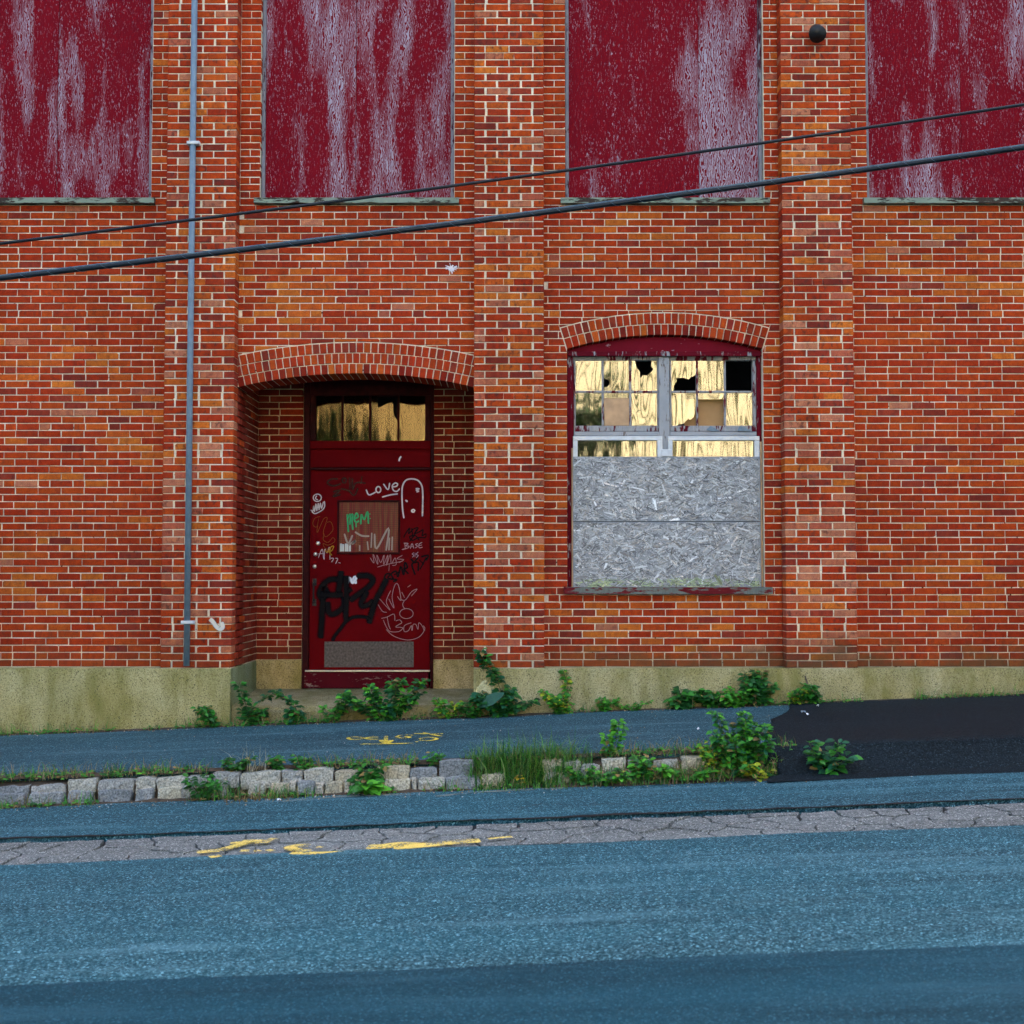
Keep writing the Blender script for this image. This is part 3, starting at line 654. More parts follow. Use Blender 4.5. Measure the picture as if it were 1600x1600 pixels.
for i in range(nx + 1):
    X = XL + .004 + (XR - XL - .008) * i / nx
    for Y, Z in prof:
        P.append((X, Y + (noise.noise((X * 4, Z * 9, 3)) * .018 if Y < 0 else 0), Z + noise.noise((X * 3, Y * 3, 6)) * .006 + (noise.noise((X * 6, 2, 2)) * .012 if Y == -.135 else 0)))
m = len(prof)
o.add(P, [(i * m + q + 1, (i + 1) * m + q + 1, (i + 1) * m + q, i * m + q) for i in range(nx) for q in range(m - 1)], (.82, .8, .88))
o.build('doorstep', M['concrete'], bld)
# broken corner patch of the foundation, showing pale rubble
o = MB(); hx, hz = at(757, 1082, YP - .03); ps = []
for i in range(14):
    th = 2 * math.pi * i / 14; r = 1 + .25 * noise.noise((i * 1.7, 3, 3)); ps.append((max(XR + .006, hx + math.cos(th) * .085 * r), hz + math.sin(th) * .115 * r))
o.prism(ps, YP - .046, YP + .02, lambda s, d, h: (s, d, h), (1.5, 1.6, 1.9), .02); props(o.build('spalled_patch', M['concrete'], bld), 'pale broken spot at the corner of the foundation')
# ------------------------------------------------------------------ upper boarded windows
def upper(n, x0, x1, seam, mats):
    t = empty_part('upper_window', (x0 + x1) / 2, .1, UZ0)
    YB_ = .075; wr = {2: (.47, .495), 3: (.365, .575)}.get(n, (.43, .45))
    o = MB(); fw = .036
    o.bbox(x0 + .004, x0 + fw, .05, .2, UZ0 + .06, 7.59); props(o.build('frame', mats[0], t))
    o = MB(); o.bbox(x1 - fw, x1 - .004, .05, .2, UZ0 + .06, 7.59); o.build('frame', mats[0], t)
    z0 = UZ0 + .068
    for a, b_ in ((x0 + fw + .001, seam - .0015), (seam + .0015, x1 - fw - .001)):
        o = MB(); o.bbox(a, b_, YB_ + (0 if a < seam - .1 else .003), YB_ + .02, z0, 7.59, .002, ((a * .37 + n * .11) % 1, wr[0 if a < seam - .1 else 1], 0)); o.build('plywood_board', M['ply'], t)
    o = MB(); nn = 26; P = []
    for i in range(nn + 1):                          # weathered sill with ragged front edge
        X = x0 - .045 + (x1 - x0 + .09) * i / nn; rg = noise.noise((X * 9, n, 4)) * .012 + noise.noise((X * 30, n, 4)) * .006
        for Y, Z in ((.20, UZ0 + .068), (-.05 + rg, UZ0 + .058 + rg * .3), (-.055 + rg, UZ0 + .004 + abs(rg) * (1.3 if n == 2 else .5)), (.02, UZ0 + .003)): P.append((X, Y, Z))
    F = [(i * 4 + q + 1, (i + 1) * 4 + q + 1, (i + 1) * 4 + q, i * 4 + q) for i in range(nn) for q in range(3)] + [(0, 1, 2, 3), (nn * 4 + 3, nn * 4 + 2, nn * 4 + 1, nn * 4)]
    o.add(P, F); o.build('sill', M['sill'], t)
def empty_part(name, x_, y_, z_):
    o = bpy.data.objects.new(name, None); COL.objects.link(o); WL[o.name] = Vector((x_, y_, z_)); o.parent = bld; o.location = WL[o.name] - WL[bld.name]; o.empty_display_size = .1; return o
for n in range(1, 5):
    u0, u1 = UPW[n]; seam = {2: xpx(556, .07, 180), 3: xpx(1092, .07, 180)}.get(n, (u0 + u1) / 2)
    upper(n, u0, u1, seam, [M['frame_dim']])
# ------------------------------------------------------------------ lower window with broken panes and strand board
YF, YG = .075, .115
win = empty_part('broken_window', (WX0 + WX1) / 2, .1, WZ0)
X_ = lambda px, Y=YF: xpx(px, Y, 700); Z_ = lambda py, Y=YF: zpx(py, Y)
def wbox(name, px0, px1, py0, py1, y0, y1, mat, par=win, b=.004):
    o = MB(); o.bbox(X_(px0, y0), X_(px1, y0), y0, y1, Z_(py1, y0), Z_(py0, y0), b); return o.build(name, mat, par)
o = MB(); o.bbox(WX0 + .003, X_(896.5), YF, .22, WZ0 + .07, Z_(556)); o.build('jamb', M['frame'], win)
o = MB(); o.bbox(X_(1183), WX1 - .003, YF, .22, WZ0 + .07, Z_(556)); o.build('jamb', M['frame'], win)
o = MB(); pts = [(WX0 + .004, Z_(556)), (WX1 - .004, Z_(556))] + [(win_arch.x1 - .004 - (win_arch.x1 - win_arch.x0 - .008) * i / 20, win_arch.z(win_arch.x1 - .004 - (win_arch.x1 - win_arch.x0 - .008) * i / 20) - .003) for i in range(21)]
o.prism(pts, YF - .012, .2, lambda s, d, h: (s, d, h), ch=.003); o.build('head_board', M['head'], win)
wbox('head_rail', 887.5, 1191.5, 549, 556.5, YF - .035, YF - .013, M['frame'])
wbox('mullion', 1030, 1046.5, 557, 713, YF - .01, .2, M['frame_gray'])
for s0, s1, c in ((897, 1030, (942, 985)), (1047, 1182.5, (1090, 1133.5))):
    g0, g1 = s0 + 2.5, s1 - (2.5 if s1 < 1100 else 5.5)
    wbox('top_rail', s0, s1, 557, 563, YG - .02, .16, M['sash']); wbox('stile', s0, g0, 563.2, 665, YG - .02, .16, M['sash']); wbox('stile', g1, s1, 563.2, 665, YG - .02, .16, M['sash'])
    wbox('bottom_rail', s0, s1, 665.2, 674, YG - .025, .16, M['sash']); wbox('meeting_rail', s0, s1, 674.4, 681, YG - .05, .16, M['frame_gray'])
    for c_ in c: wbox('muntin', c_ - 1.6, c_ + 1.6, 563.2, 664.8, YG - .012, .135, M['sash'])
    wbox('muntin', g0 + .1, g1 - .1, 610.5, 613.8, YG - .0145, .137, M['sash'])
gl = random.Random(5)
def pane(poly, Y, par, mat=None, tilt=1.):
    pts = [(X_(a, Y), Z_(c, Y)) for a, c in poly]; cx = sum(p[0] for p in pts) / len(pts); cz = sum(p[1] for p in pts) / len(pts)
    tx, tz = gl.uniform(-.006, .006) * tilt, gl.uniform(-.012, .006) * tilt
    fr = [Vector((p[0], Y + (p[0] - cx) * tx + (p[1] - cz) * tz, p[1])) for p in pts]
    o = MB(); n = len(fr); tri = tessellate_polygon([[Vector((p[0], p[1], 0)) for p in pts]])
    o.add(fr + [p + Vector((0, .003, 0)) for p in fr], [t for t in tri] + [tuple(n + q for q in t[::-1]) for t in tri] + [(q, (q + 1) % n, n + (q + 1) % n, n + q) for q in range(n)], (gl.random(), gl.random(), gl.random()))
    me = o.build('pane', mat or M['glass'], par)
    import bmesh as _b
    bm = _b.new(); bm.from_mesh(me.data); _b.ops.recalc_face_normals(bm, faces=bm.faces); bm.to_mesh(me.data); bm.free(); return me
def rect(a, b_, c, d): return [(a, c), (b_, c), (b_, d), (a, d)]
T0, T1, B0, B1 = 563, 610.5, 613.8, 665
pane(rect(899, 941, T0, T1), YG, win)
pane([(944, T0), (984, T0), (984, T1), (944, T1), (944, 605), (950, 604), (953, 599), (951, 593), (944, 592)], YG, win)
pane([(987, T0), (993, T0), (995, 574), (1000, 580), (1001, 592), (1005, 586), (1012, 587), (1018, 581), (1022, 577), (1018, 572), (1019, T0), (1028, T0), (1028, T1), (987, T1)], YG, win)
pane([(1048, T0), (1089, T0), (1089, 584), (1083, 589), (1080, 589), (1076, 593), (1069, 590), (1062, 591), (1057, 590), (1058, 596), (1054, 602), (1053, T1), (1048, T1)], YG, win)
pane(rect(1091.5, 1132, T0, T1), YG, win)
pane(rect(899, 941, B0, B1), YG, win); pane(rect(987, 1028, B0, B1), YG, win); pane(rect(1135, 1177, B0, B1), YG, win)
pane(rect(944, 984, B0, 622), YG, win)
pane([(1048, B0), (1089, B0), (1087, 640), (1085, 651), (1079, 656), (1076, 654), (1068, 662), (1056, 665), (1048, 665)], YG, win)
def bd(name, a, b_, c, d, Y, mat, label=None):
    o = wbox(name, a, b_, c, d, Y, Y + .012, mat, b=.002); return props(o, label)
bd('backing_board', 944, 984, 622, B1, YG + .003, M['ply_tan'], 'tan board filling one pane of the left sash'); bd('backing_board', 1070, 1133, 624, 668, YG + .06, M['board'], 'stained brown plywood behind the right sash')
pane(rect(1091.5, 1132, B0, 624), YG, win)
for nm, pts_, col in (('glass_shard', [(1103, 672), (1110, 666), (1118, 670), (1124, 674), (1112, 674)], M['conduit']), ('glass_shard', [(1152, 673.5), (1155, 666), (1164, 668), (1174, 674)], M['conduit'])):
    o = MB(); o.prism([(X_(a), Z_(c)) for a, c in pts_], YG - .062, YG - .054, lambda s, d, h: (s, d, h), ch=.001); o.build(nm, col, win)
# white storm sashes behind the boards
for s0, s1 in ((895.5, 1035), (1044, 1187)):
    y0 = YF - .012 if False else YF + .012
    wbox('storm_rail', s0, s1, 681.5, 688, YF - .03, YF + .02, M['white']); wbox('storm_stile', s0, s0 + 7, 688.2, 730, YF - .03, YF + .02, M['white']); wbox('storm_stile', s1 - 8, s1, 688.2, 730, YF - .03, YF + .02, M['white'])
wbox('storm_catch', 1034, 1050, 702, 713, YF - .045, YF - .031, M['white'])
for c_ in (942.5, 986): wbox('muntin', c_ - 1.5, c_ + 1.5, 688, 730, YG - .01, .13, M['sash'])
pane(rect(902, 1027.5, 688, 735), YF + .006, win, M['glass_l'], 1.); pane(rect(1051, 1179.5, 688, 735), YF + .006, win, M['glass'], .6)
o = MB(); nn = 30; P = []
sx0, sx1 = xpx(881, 0, 925), xpx(1206, 0, 925)
for i in range(nn + 1):
    X = sx0 + (sx1 - sx0) * i / nn; rg = noise.noise((X * 12, 3, 4)) * .006
    for Y, Z in ((.20, WZ0 + .078), (-.055 + rg, WZ0 + .068 + rg), (-.06 + rg, WZ0 + .006 + abs(rg)), (.02, WZ0 + .003)): P.append((X, Y, Z))
o.add(P, [(i * 4 + q + 1, (i + 1) * 4 + q + 1, (i + 1) * 4 + q, i * 4 + q) for i in range(nn) for q in range(3)] + [(0, 1, 2, 3), (nn * 4 + 3, nn * 4 + 2, nn * 4 + 1, nn * 4)]); o.build('sill', M['sill_red'], win)
wbox('batten', 1187.8, 1190.5, 690, 917, YF - .03, YF - .002, M['ply_tan']); wbox('batten', 893, 895, 700, 917, YF - .03, YF - .002, M['ply_tan'])
os_ = random.Random(9)
for py0, py1, nm in ((713.5, 814.6, 'upper'), (815.6, 918, 'lower')):
    yb = YF - .034; xa, xb, za, zb = X_(895.2, yb), X_(1187.5, yb), Z_(py1, yb), Z_(py0, yb)
    o = MB(); o.bbox(xa, xb, yb, yb + .012, za, zb, .001, (.26, .27, .27)); bo = o.build('strand_board', M['strand'], win)
    st = MB()
    for i in range(5200):
        L, W = os_.uniform(.025, .10), os_.uniform(.004, .015); 
        hot = os_.random() < .05
        if hot: L, W = os_.uniform(.05, .13), os_.uniform(.012, .026)
        cx, cz = os_.uniform(xa + .004, xb - .004), os_.uniform(za + .004, zb - .004); th = os_.gauss(0, .55) if os_.random() < .6 else os_.uniform(0, math.pi)
        c_, s_ = math.cos(th), math.sin(th); ps = [(cx + a * L / 2 * c_ - b_ * W / 2 * s_, cz + a * L / 2 * s_ + b_ * W / 2 * c_) for a, b_ in ((-1, -.8), (1, -1), (.92, 1), (-1.0, .7))]
        if any(not (xa < p[0] < xb and za < p[1] < zb) for p in ps): continue
        g = os_.choice([.14, .20, .25, .30, .32, .36, .40, .42, .50, .60]) * os_.uniform(.85, 1.15); warm = os_.random()
        g *= 1.3 if hot else .92; c = (g * (1.1 if warm > .8 else .99), g, g * (.85 if warm > .8 else .95))
        if cz < za + .08 and nm == 'lower' and os_.random() < .6: c = (c[0] * .85, c[1] * 1.0, c[2] * .6)
        d = yb - .0004 - i * 4e-7 - os_.uniform(0, .0007); tl = os_.uniform(-.0006, .0006)
        st.add([(p[0], d + (tl if q < 2 else -tl), p[1]) for q, p in enumerate(ps)], [(0, 1, 2, 3)], c)
    props(st.build('strands', M['strand'], bo), kind='stuff')
    for fx in (.015, .34, .66, .985):
        for fz in (.05, .95):
            o = MB(); o.cap_disc((xa + (xb - xa) * fx, yb - .001, za + (zb - za) * fz), (0, -1, 0), .006, .004, 8); o.build('screw', M['steel'], bo)
# ------------------------------------------------------------------ door, frame, transom
YD = YR + .03
XD = lambda px, Y=YD: xpx(px, Y, 850); ZD = lambda py, Y=YD: zpx(py, Y, 578)
def dbox(name, px0, px1, py0, py1, y0, y1, mat, par, b=.004):
    o = MB(); o.bbox(XD(px0, y0), XD(px1, y0), y0, y1, ZD(py1, y0), ZD(py0, y0), b); return o.build(name, mat, par)
dfr = empty_part('door_frame', (DX0 + DX1) / 2, YR, .12)
for a, b_ in ((473, 483.2), (672.8, 677.3)): pass
dbox('jamb', 473, 483, 575, 1076, YR - .03, YR + .12, M['door_fr'], dfr); dbox('jamb', 672.8, 677.4, 575, 1076, YR - .03, YR + .12, M['door_fr'], dfr)
dbox('head', 483.3, 672.5, 575, 618, YR - .02, YR + .12, M['door_fr'], dfr)
dbox('transom_rail', 483.3, 672.5, 688.6, 701, YR - .028, YR + .12, M['door'], dfr); dbox('panel', 483.3, 672.5, 701.6, 730, YR + .012, YR + .12, M['door'], dfr); dbox('transom_bar', 483.3, 672.5, 730.4, 734, YR - .012, YR + .12, M['door_fr'], dfr)
props(dbox('threshold_board', 477, 670, 1050, 1075.5, YR - .035, YR + .1, M['toe'], dfr), 'scuffed red board under the door'); dbox('threshold_strip', 478, 672, 1047.2, 1049.6, YR - .05, YR + .02, M['metal'], dfr, .002)
tr = empty_part('transom_window', (DX0 + DX1) / 2, YR, 1.5)
dbox('stile', 483.4, 492, 618.4, 688.2, YR - .005, YR + .08, M['door_fr'], tr); dbox('stile', 663.5, 672.4, 618.4, 688.2, YR - .005, YR + .08, M['door_fr'], tr)
for c in (533.5, 577, 621.5): dbox('muntin', c - 1.6, c + 1.6, 618.4, 688.2, YR + .01, YR + .05, M['door_fr'], tr)
def dpane(poly):
    Y = YR + .035; global X_, Z_
    sx, sz = X_, Z_; X_ = lambda a, q=0: XD(a, Y); Z_ = lambda c, q=0: ZD(c, Y)
    r = pane(poly, Y, tr, M['glass_t'], .5); X_, Z_ = sx, sz; return r
dpane(rect(491, 532.5, 617, 689)); dpane(rect(534.5, 576, 617, 689)); dpane([(578.5, 617), (589, 617), (589, 637), (596, 635), (606, 629), (613, 627), (614, 645), (618, 655), (620.3, 655), (620.3, 689), (578.5, 689)]); dpane(rect(622.6, 664.5, 617, 689))
# door leaf built round its glazed opening
door = empty_part('door', XD(578), YD, .2)
W0, W1, V0, V1 = 529.5, 622, 784.5, 863
leaf = MB(); yb0, yb1 = YD, YD + .045
for a, b_, c, d in ((484, W0, 734.6, 1047), (W1, 672, 734.6, 1047), (W0, W1, 734.6, V0), (W0, W1, V1, 1047)):
    leaf.box(XD(a), XD(b_), yb0, yb1, ZD(d), ZD(c))
leaf.build('leaf', M['door'], door)
for a, b_, c, d in ((W0 - 3, W1 + 3, V0 - 3, V0 - .2), (W0 - 3, W1 + 3, V1 + .2, V1 + 3), (W0 - 3, W0 - .2, V0, V1), (W1 + .2, W1 + 3, V0, V1)): dbox('glazing_bead', a, b_, c, d, YD - .012, YD - .001, M['door_fr'], door, .003)
def m_wired():
    t = NT('painted_wired_glass'); n = t.noise(5, 4, .6, t.map((6, 1, .35))); dr = t.ramp(n, [(.42, 0.), (.62, 1.)])
    gr = t.mix(t.noise(1.5, 2), (.20, .006, .014), (.15, .012, .01)); c = t.mix(t.math('MULTIPLY', dr, .55), gr, (.20, .10, .03))
    sx = t.node('ShaderNodeSeparateXYZ'); t.link(t.pos, sx.inputs[0])
    ln = lambda s: t.math('LESS_THAN', t.math('FRACT', t.math('MULTIPLY', s, 46.)), .2)
    c = t.mix(t.math('MULTIPLY', t.math('MAXIMUM', ln(sx.outputs[0]), ln(sx.outputs[2])), .55), c, (.03, .012, .008)); return t.fin(c, .3, .12)
M['wired'] = m_wired()
props(dbox('wired_pane', W0, W1, V0, V1, YD + .012, YD + .02, M['wired'], door, .001), 'wire-meshed pane smeared with red and brown paint')
props(dbox('kick_plate', 508, 647, 1002.5, 1042.5, YD - .004, YD - .0006, M['steel'], door, .001), 'dull steel kick plate')
for a, c in ((497, 849), (493, 866), (492, 885)):
    o = MB(); o.cap_disc((XD(a), YD + .002, ZD(c)), (0, -1, 0), .021, .018, 16); o.build('lock_cylinder', M['metal'], door, smooth=True)
o = MB(); hx0, z1, z2 = XD(491.5), ZD(910), ZD(941); o.tube([(hx0, YD, z1), (hx0, YD - .05, z1 - .01), (hx0, YD - .05, z2 + .01), (hx0, YD, z2)], .009, 8)
hd_ = o.build('pull_handle', M['black'], door)
for c0, c1 in ((904, 915), (936, 947)): dbox('handle_plate', 488.5, 495, c0, c1, YD - .005, YD - .001, M['black'], door, .002)
for c in (760, 850, 925, 1010):
    o = MB(); o.tube([(XD(672.6), YD - .012, ZD(c - 8)), (XD(672.6), YD - .012, ZD(c + 8))], .008, 8); o.build('hinge', M['door_fr'], door)
# ------------------------------------------------------------------ graffiti
def spline(p, n=6):
    if len(p) < 3: return [p[0], p[-1]] if len(p) == 2 else p
    q = [p[0]] + list(p) + [p[-1]]; out = []
    for i in range(1, len(q) - 2):
        a, b_, c, d = q[i - 1], q[i], q[i + 1], q[i + 2]
        for k in range(n):
            t = k / n; out.append(tuple(.5 * (2 * b_[m] + (c[m] - a[m]) * t + (2 * a[m] - 5 * b_[m] + 4 * c[m] - d[m]) * t * t + (3 * b_[m] - a[m] - 3 * c[m] + d[m]) * t ** 3) for m in range(2)))
    out.append(p[-1]); return out
def ell(cx, cy, rx, ry, a0=0, a1=6.6, n=14): return [(cx + rx * math.cos(a0 + (a1 - a0) * i / n), cy + ry * math.sin(a0 + (a1 - a0) * i / n)) for i in range(n + 1)]
GL = [0]
def ribbon(mb, pts, wd, fn, col, soft=.5, smooth=True):
    """flat painted stroke: five points across so the paint thins out at its edges; alpha in the tint"""
    pts = spline(pts, 5) if smooth else pts; n = len(pts); cr_ = [-.5 - soft, -.5 + soft * .3, 0, .5 - soft * .3, .5 + soft]; al = [0, 1, 1, 1, 0]; base = len(mb.v); GL[0] += 1; off = (GL[0] % 40) * .00002
    for i, p in enumerate(pts):
        a, c = pts[max(0, i - 1)], pts[min(n - 1, i + 1)]; dx, dy = c[0] - a[0], c[1] - a[1]; L = math.hypot(dx, dy) or 1; nx_, ny_ = -dy / L, dx / L
        e = .75 if i in (0, n - 1) else 1
        for q, f in enumerate(cr_):
            mb.v.append(Vector(fn(p[0] + nx_ * f * wd * e, p[1] + ny_ * f * wd * e, off))); mb.c.append(tuple(col) + (al[q] * (col[3] if len(col) > 3 else 1),) if len(col) == 3 else tuple(col[:3]) + (al[q] * col[3],))
    for i in range(n - 1):
        for q in range(4): mb.f.append((base + i * 5 + q, base + (i + 1) * 5 + q, base + (i + 1) * 5 + q + 1, base + i * 5 + q + 1))
def on_door(ox, oy, Y): return lambda a, c, o: (XD(ox + a / 6.667, Y - o), Y - o, ZD(oy + c / 6.667, Y - o))
A_, B_ = on_door(460, 720, YD - .0012), on_door(460, 880, YD - .0012); G_ = on_door(460, 720, YD + .0105); K_ = on_door(460, 880, YD - .0052)
def tag(label, fn, strokes, wd, col, soft=.5):
    mb = MB()
    for s in strokes: ribbon(mb, s, wd, fn, col, soft)
    return props(mb.build('graffiti', M['spray'], door), label)
WH, PK, BK = (.62, .55, .52), (.36, .20, .19), (.006, .005, .005)
tag('white lettering LOVE, underlined', A_, [[(745, 300), (775, 355), (845, 325)], ell(872, 300, 25, 31), [(925, 240), (972, 300), (990, 230)], [(1020, 272), (1060, 265), (1072, 242), (1045, 232), (1017, 262), (1030, 308), (1065, 318), (1095, 290)], [(910, 378), (1000, 355), (1075, 345)]], 11, WH, .25)
tag('white arch outline with small marks inside', A_, [[(1140, 598), (1125, 500), (1118, 350), (1125, 260), (1160, 203), (1220, 188), (1285, 205), (1325, 260), (1335, 340), (1335, 450), (1332, 578)], [(1155, 408), (1168, 420), (1176, 428)], [(1160, 425), (1176, 412)], [(1262, 290), (1295, 292), (1268, 306), (1292, 316), (1270, 324)], [(1255, 525), (1240, 508), (1220, 520), (1232, 535), (1250, 528)]], 12, WH, .25)
tag('white scribble with a ringed tick', A_, [ell(235, 385, 42, 38), [(230, 362), (216, 392), (242, 408)], [(165, 512), (192, 522), (198, 468), (206, 532), (222, 448), (230, 522), (246, 442), (254, 512), (268, 438), (280, 496), (300, 425)], [(178, 528), (215, 550), (288, 512), (312, 470), (310, 420)], [(205, 500), (285, 470)]], 8, WH, .3)
tag('brown looping scribble', A_, [[(265, 580), (210, 600), (190, 660), (230, 690), (250, 600), (235, 750), (300, 610), (340, 600), (300, 740), (330, 790), (400, 720), (380, 640), (340, 640)], [(310, 760), (300, 820), (350, 850), (400, 800), (420, 840), (350, 880), (300, 860), (320, 910), (370, 930)]], 5, (.22, .055, .012), .4)
tag('pale letters AMR with small figures', A_, [[(250, 1010), (290, 920), (305, 1020)], [(245, 970), (310, 965)], [(310, 1030), (318, 920), (340, 960), (365, 900), (372, 1030)], [(380, 1015), (410, 1018), (388, 1055)], [(428, 1015), (452, 1022), (430, 1072)], [(460, 1060), (482, 1065)]], 6, (.5, .38, .36), .3)
tag('yellow letter R', A_, [[(372, 985), (376, 905), (410, 890), (385, 940), (350, 930), (392, 985)], [(320, 930), (345, 955), (365, 905)]], 8, (.42, .20, .015), .3)
tag('green drippy lettering NEM', G_, [[(548, 555), (558, 690), (562, 742)], [(550, 605), (582, 555), (577, 665)], [(585, 568), (606, 560), (600, 625), (608, 720)], [(628, 602), (662, 582), (645, 545), (622, 600), (640, 640), (672, 625)], [(640, 640), (642, 692)], [(690, 662), (696, 560), (726, 612), (760, 530), (770, 657)], [(783, 550), (787, 558)], [(786, 596), (789, 604)]], 15, (.05, .34, .12), .25)
tag('greyish scrawl across the pane', G_, [[(520, 760), (560, 860), (605, 775)], [(560, 880), (640, 830), (600, 870)], [(630, 740), (700, 780), (780, 785)], [(805, 750), (800, 905)], [(835, 760), (855, 915), (980, 700), (955, 935)], [(990, 800), (985, 932)], [(1020, 790), (1015, 932)], [(680, 880), (680, 940)], [(760, 840), (770, 930)]], 16, (.34, .25, .2), .3)
tag('white paint block in the corner of the pane', G_, [[(486, 862), (486, 944)], [(508, 868), (508, 944)], [(537, 862), (537, 944)], [(552, 866), (552, 944)], [(578, 864), (578, 944)]], 24, (.55, .55, .50), .2)
tag('black tangled scrawl', A_, [[(1140, 800), (1150, 770), (1200, 700), (1190, 760), (1240, 710), (1290, 700), (1250, 760), (1300, 740), (1340, 720), (1330, 780), (1370, 760), (1360, 800), (1290, 800), (1230, 830), (1200, 790), (1260, 780), (1300, 830)], [(1220, 700), (1230, 790), (1200, 840)], [(1270, 710), (1240, 800)]], 9, BK, .4)
tag('pale lettering BASE', A_, [[(1150, 860), (1155, 910)], [(1140, 858), (1185, 862), (1160, 885), (1195, 890), (1180, 908), (1120, 925)], [(1208, 915), (1225, 862), (1245, 912)], [(1212, 895), (1240, 893)], [(1287, 862), (1262, 872), (1282, 890), (1258, 908)], [(1330, 850), (1300, 868), (1300, 905), (1335, 900)], [(1300, 882), (1328, 878)], [(1245, 958), (1228, 970), (1245, 985), (1230, 1005)], [(1258, 960), (1256, 1002)], [(1290, 950), (1268, 975), (1290, 985), (1270, 1010)]], 6, (.42, .26, .26), .3)
tag('pinkish thin scribble', A_, [[(790, 1010), (830, 1065), (820, 970), (870, 1080), (860, 980), (900, 1060), (935, 980), (930, 1080), (975, 980), (960, 1090), (1000, 975), (1010, 1070), (1050, 1010), (1060, 1080), (1020, 1090)], [(865, 1108), (960, 1080), (1110, 1050)], [(1125, 985), (1070, 1020), (1140, 1030), (1090, 1060)], [(990, 1080), (985, 1150)]], 5, PK, .3)
tag('black slanting tag with arrow', A_, [[(935, 1225), (960, 1180), (1000, 1180), (975, 1220), (1030, 1230), (1010, 1180), (1060, 1150), (1080, 1210), (1110, 1100), (1140, 1190), (1150, 1060), (1180, 1110), (1150, 1130), (1190, 1180)], [(1215, 1020), (1240, 1060), (1225, 1090), (1260, 1190)], [(1290, 1010), (1250, 1060), (1290, 1060), (1290, 1150)], [(1300, 1030), (1350, 1080)], [(1320, 1000), (1395, 985), (1370, 1040)], [(1375, 1005), (1310, 1130)], [(1010, 1230), (1070, 1240), (1030, 1260)], [(1040, 1190), (1100, 1150)]], 12, BK, .4)
tag('big black soft-sprayed letters', B_, [[(490, 80), (480, 180), (465, 300), (482, 335)], [(455, 170), (380, 170), (300, 230), (265, 320), (300, 370), (335, 300), (310, 240)], [(265, 325), (400, 332), (510, 330)], [(300, 370), (290, 600), (278, 785)], [(350, 400), (360, 500), (400, 532), (470, 500), (520, 440), (522, 350)], [(540, 130), (545, 300), (540, 600)], [(560, 290), (605, 268)], [(650, 135), (760, 130), (820, 170), (790, 230), (720, 290), (580, 390)], [(765, 290), (705, 400), (712, 445), (780, 430), (830, 390)], [(965, 160), (910, 270), (860, 370), (820, 480), (780, 630)]], 40, BK, .6)
tag('black soft curve below the big letters', B_, [[(790, 592), (740, 560), (620, 562), (540, 610), (480, 690), (420, 770), (408, 812)]], 24, BK, .6)
tag('small white blot', B_, [[(555, 215), (578, 152), (600, 192), (632, 140), (640, 215)], [(590, 160), (610, 205), (650, 150)]], 22, (.7, .72, .74), .2)
tag('thin pink scribble', B_, [[(875, 430), (920, 500), (965, 512)], [(890, 370), (1000, 490), (960, 400), (1005, 285)], [(985, 370), (1040, 468), (1020, 350), (1050, 225), (1085, 230), (1112, 385), (1075, 345)], [(1112, 380), (1160, 382), (1220, 300), (1280, 270), (1220, 342)], [(1120, 300), (1150, 360)], [(1150, 385), (1130, 430), (1150, 475)], ell(1170, 525, 70, 52), [(1215, 225), (1180, 250)]], 5, PK, .3)
tag('thin pink lettering TEAM in a loop', B_, [[(910, 575), (970, 560), (1040, 530), (1050, 600)], [(970, 560), (985, 640), (1005, 690)], [(930, 590), (960, 660), (1000, 710), (1090, 712), (1132, 672), (1060, 665), (1090, 640), (1122, 620), (1100, 590), (1060, 602)], [(1222, 620), (1150, 650), (1148, 710), (1190, 702), (1222, 650), (1226, 702)], [(1232, 700), (1240, 640), (1270, 640), (1290, 690), (1300, 620), (1340, 662), (1352, 700)], [(960, 690), (1040, 760), (1180, 800), (1300, 770), (1360, 690), (1345, 650)]], 5, PK, .3)
tag('faded dark scrawl', A_, [[(450, 190), (380, 190), (340, 230), (400, 262), (480, 240)], ell(515, 205, 20, 25), [(570, 170), (575, 300)], [(600, 180), (602, 300), (640, 230), (740, 235)], [(700, 160), (690, 240)], [(400, 320), (470, 310), (400, 372), (480, 350)], [(480, 290), (560, 310), (620, 360), (660, 280)]], 11, (.045, .025, .015, .75), .7)
PN = on_door(460, 590, YR + .0108)
mb = MB(); ribbon(mb, [(1108, 820), (1092, 845), (1086, 872)], 14, PN, (.7, .7, .72), .2); props(mb.build('paint_mark', M['spray'], dfr), 'white paint fleck on the panel')
# splashes on the brick
def splash(px, py, Y, col, n, r, label, seed, w0=5):
    rr = random.Random(seed); mb = MB(); fn = lambda a, c, o: (at(a, c, Y - o)[0], Y - o, at(a, c, Y - o)[1])
    for i in range(n):
        th = rr.uniform(0, 6.28); L = rr.uniform(.3, 1) * r; ribbon(mb, [(px + math.cos(th) * .1, py), (px + math.cos(th) * L, py + math.sin(th) * L * .8)], rr.uniform(.3, 1) * w0 * .3, fn, col, .3, False)
    ribbon(mb, [(px - 3, py + 3), (px, py + 1), (px + 3, py + 4)], w0 * 1.1, fn, col, .4); props(mb.build('paint_splash', M['spray'], bld), label)
splash(705, 419, -.008, (.75, .7, .68), 22, 11, 'white paint burst on the bricks above the doorway', 3)
fn = lambda a, c, o: (at(a, c, YP - .006)[0], YP - .006 - o, at(a, c, YP - .006)[1]); mb = MB()
for s_ in ([(328, 967), (333, 972), (338, 979), (345, 984)], [(346, 972), (348, 980), (343, 984)]): ribbon(mb, s_, 5, fn, (.6, .56, .46), .3)
props(mb.build('paint_splash', M['spray'], bld), 'pale smear on the left pier')
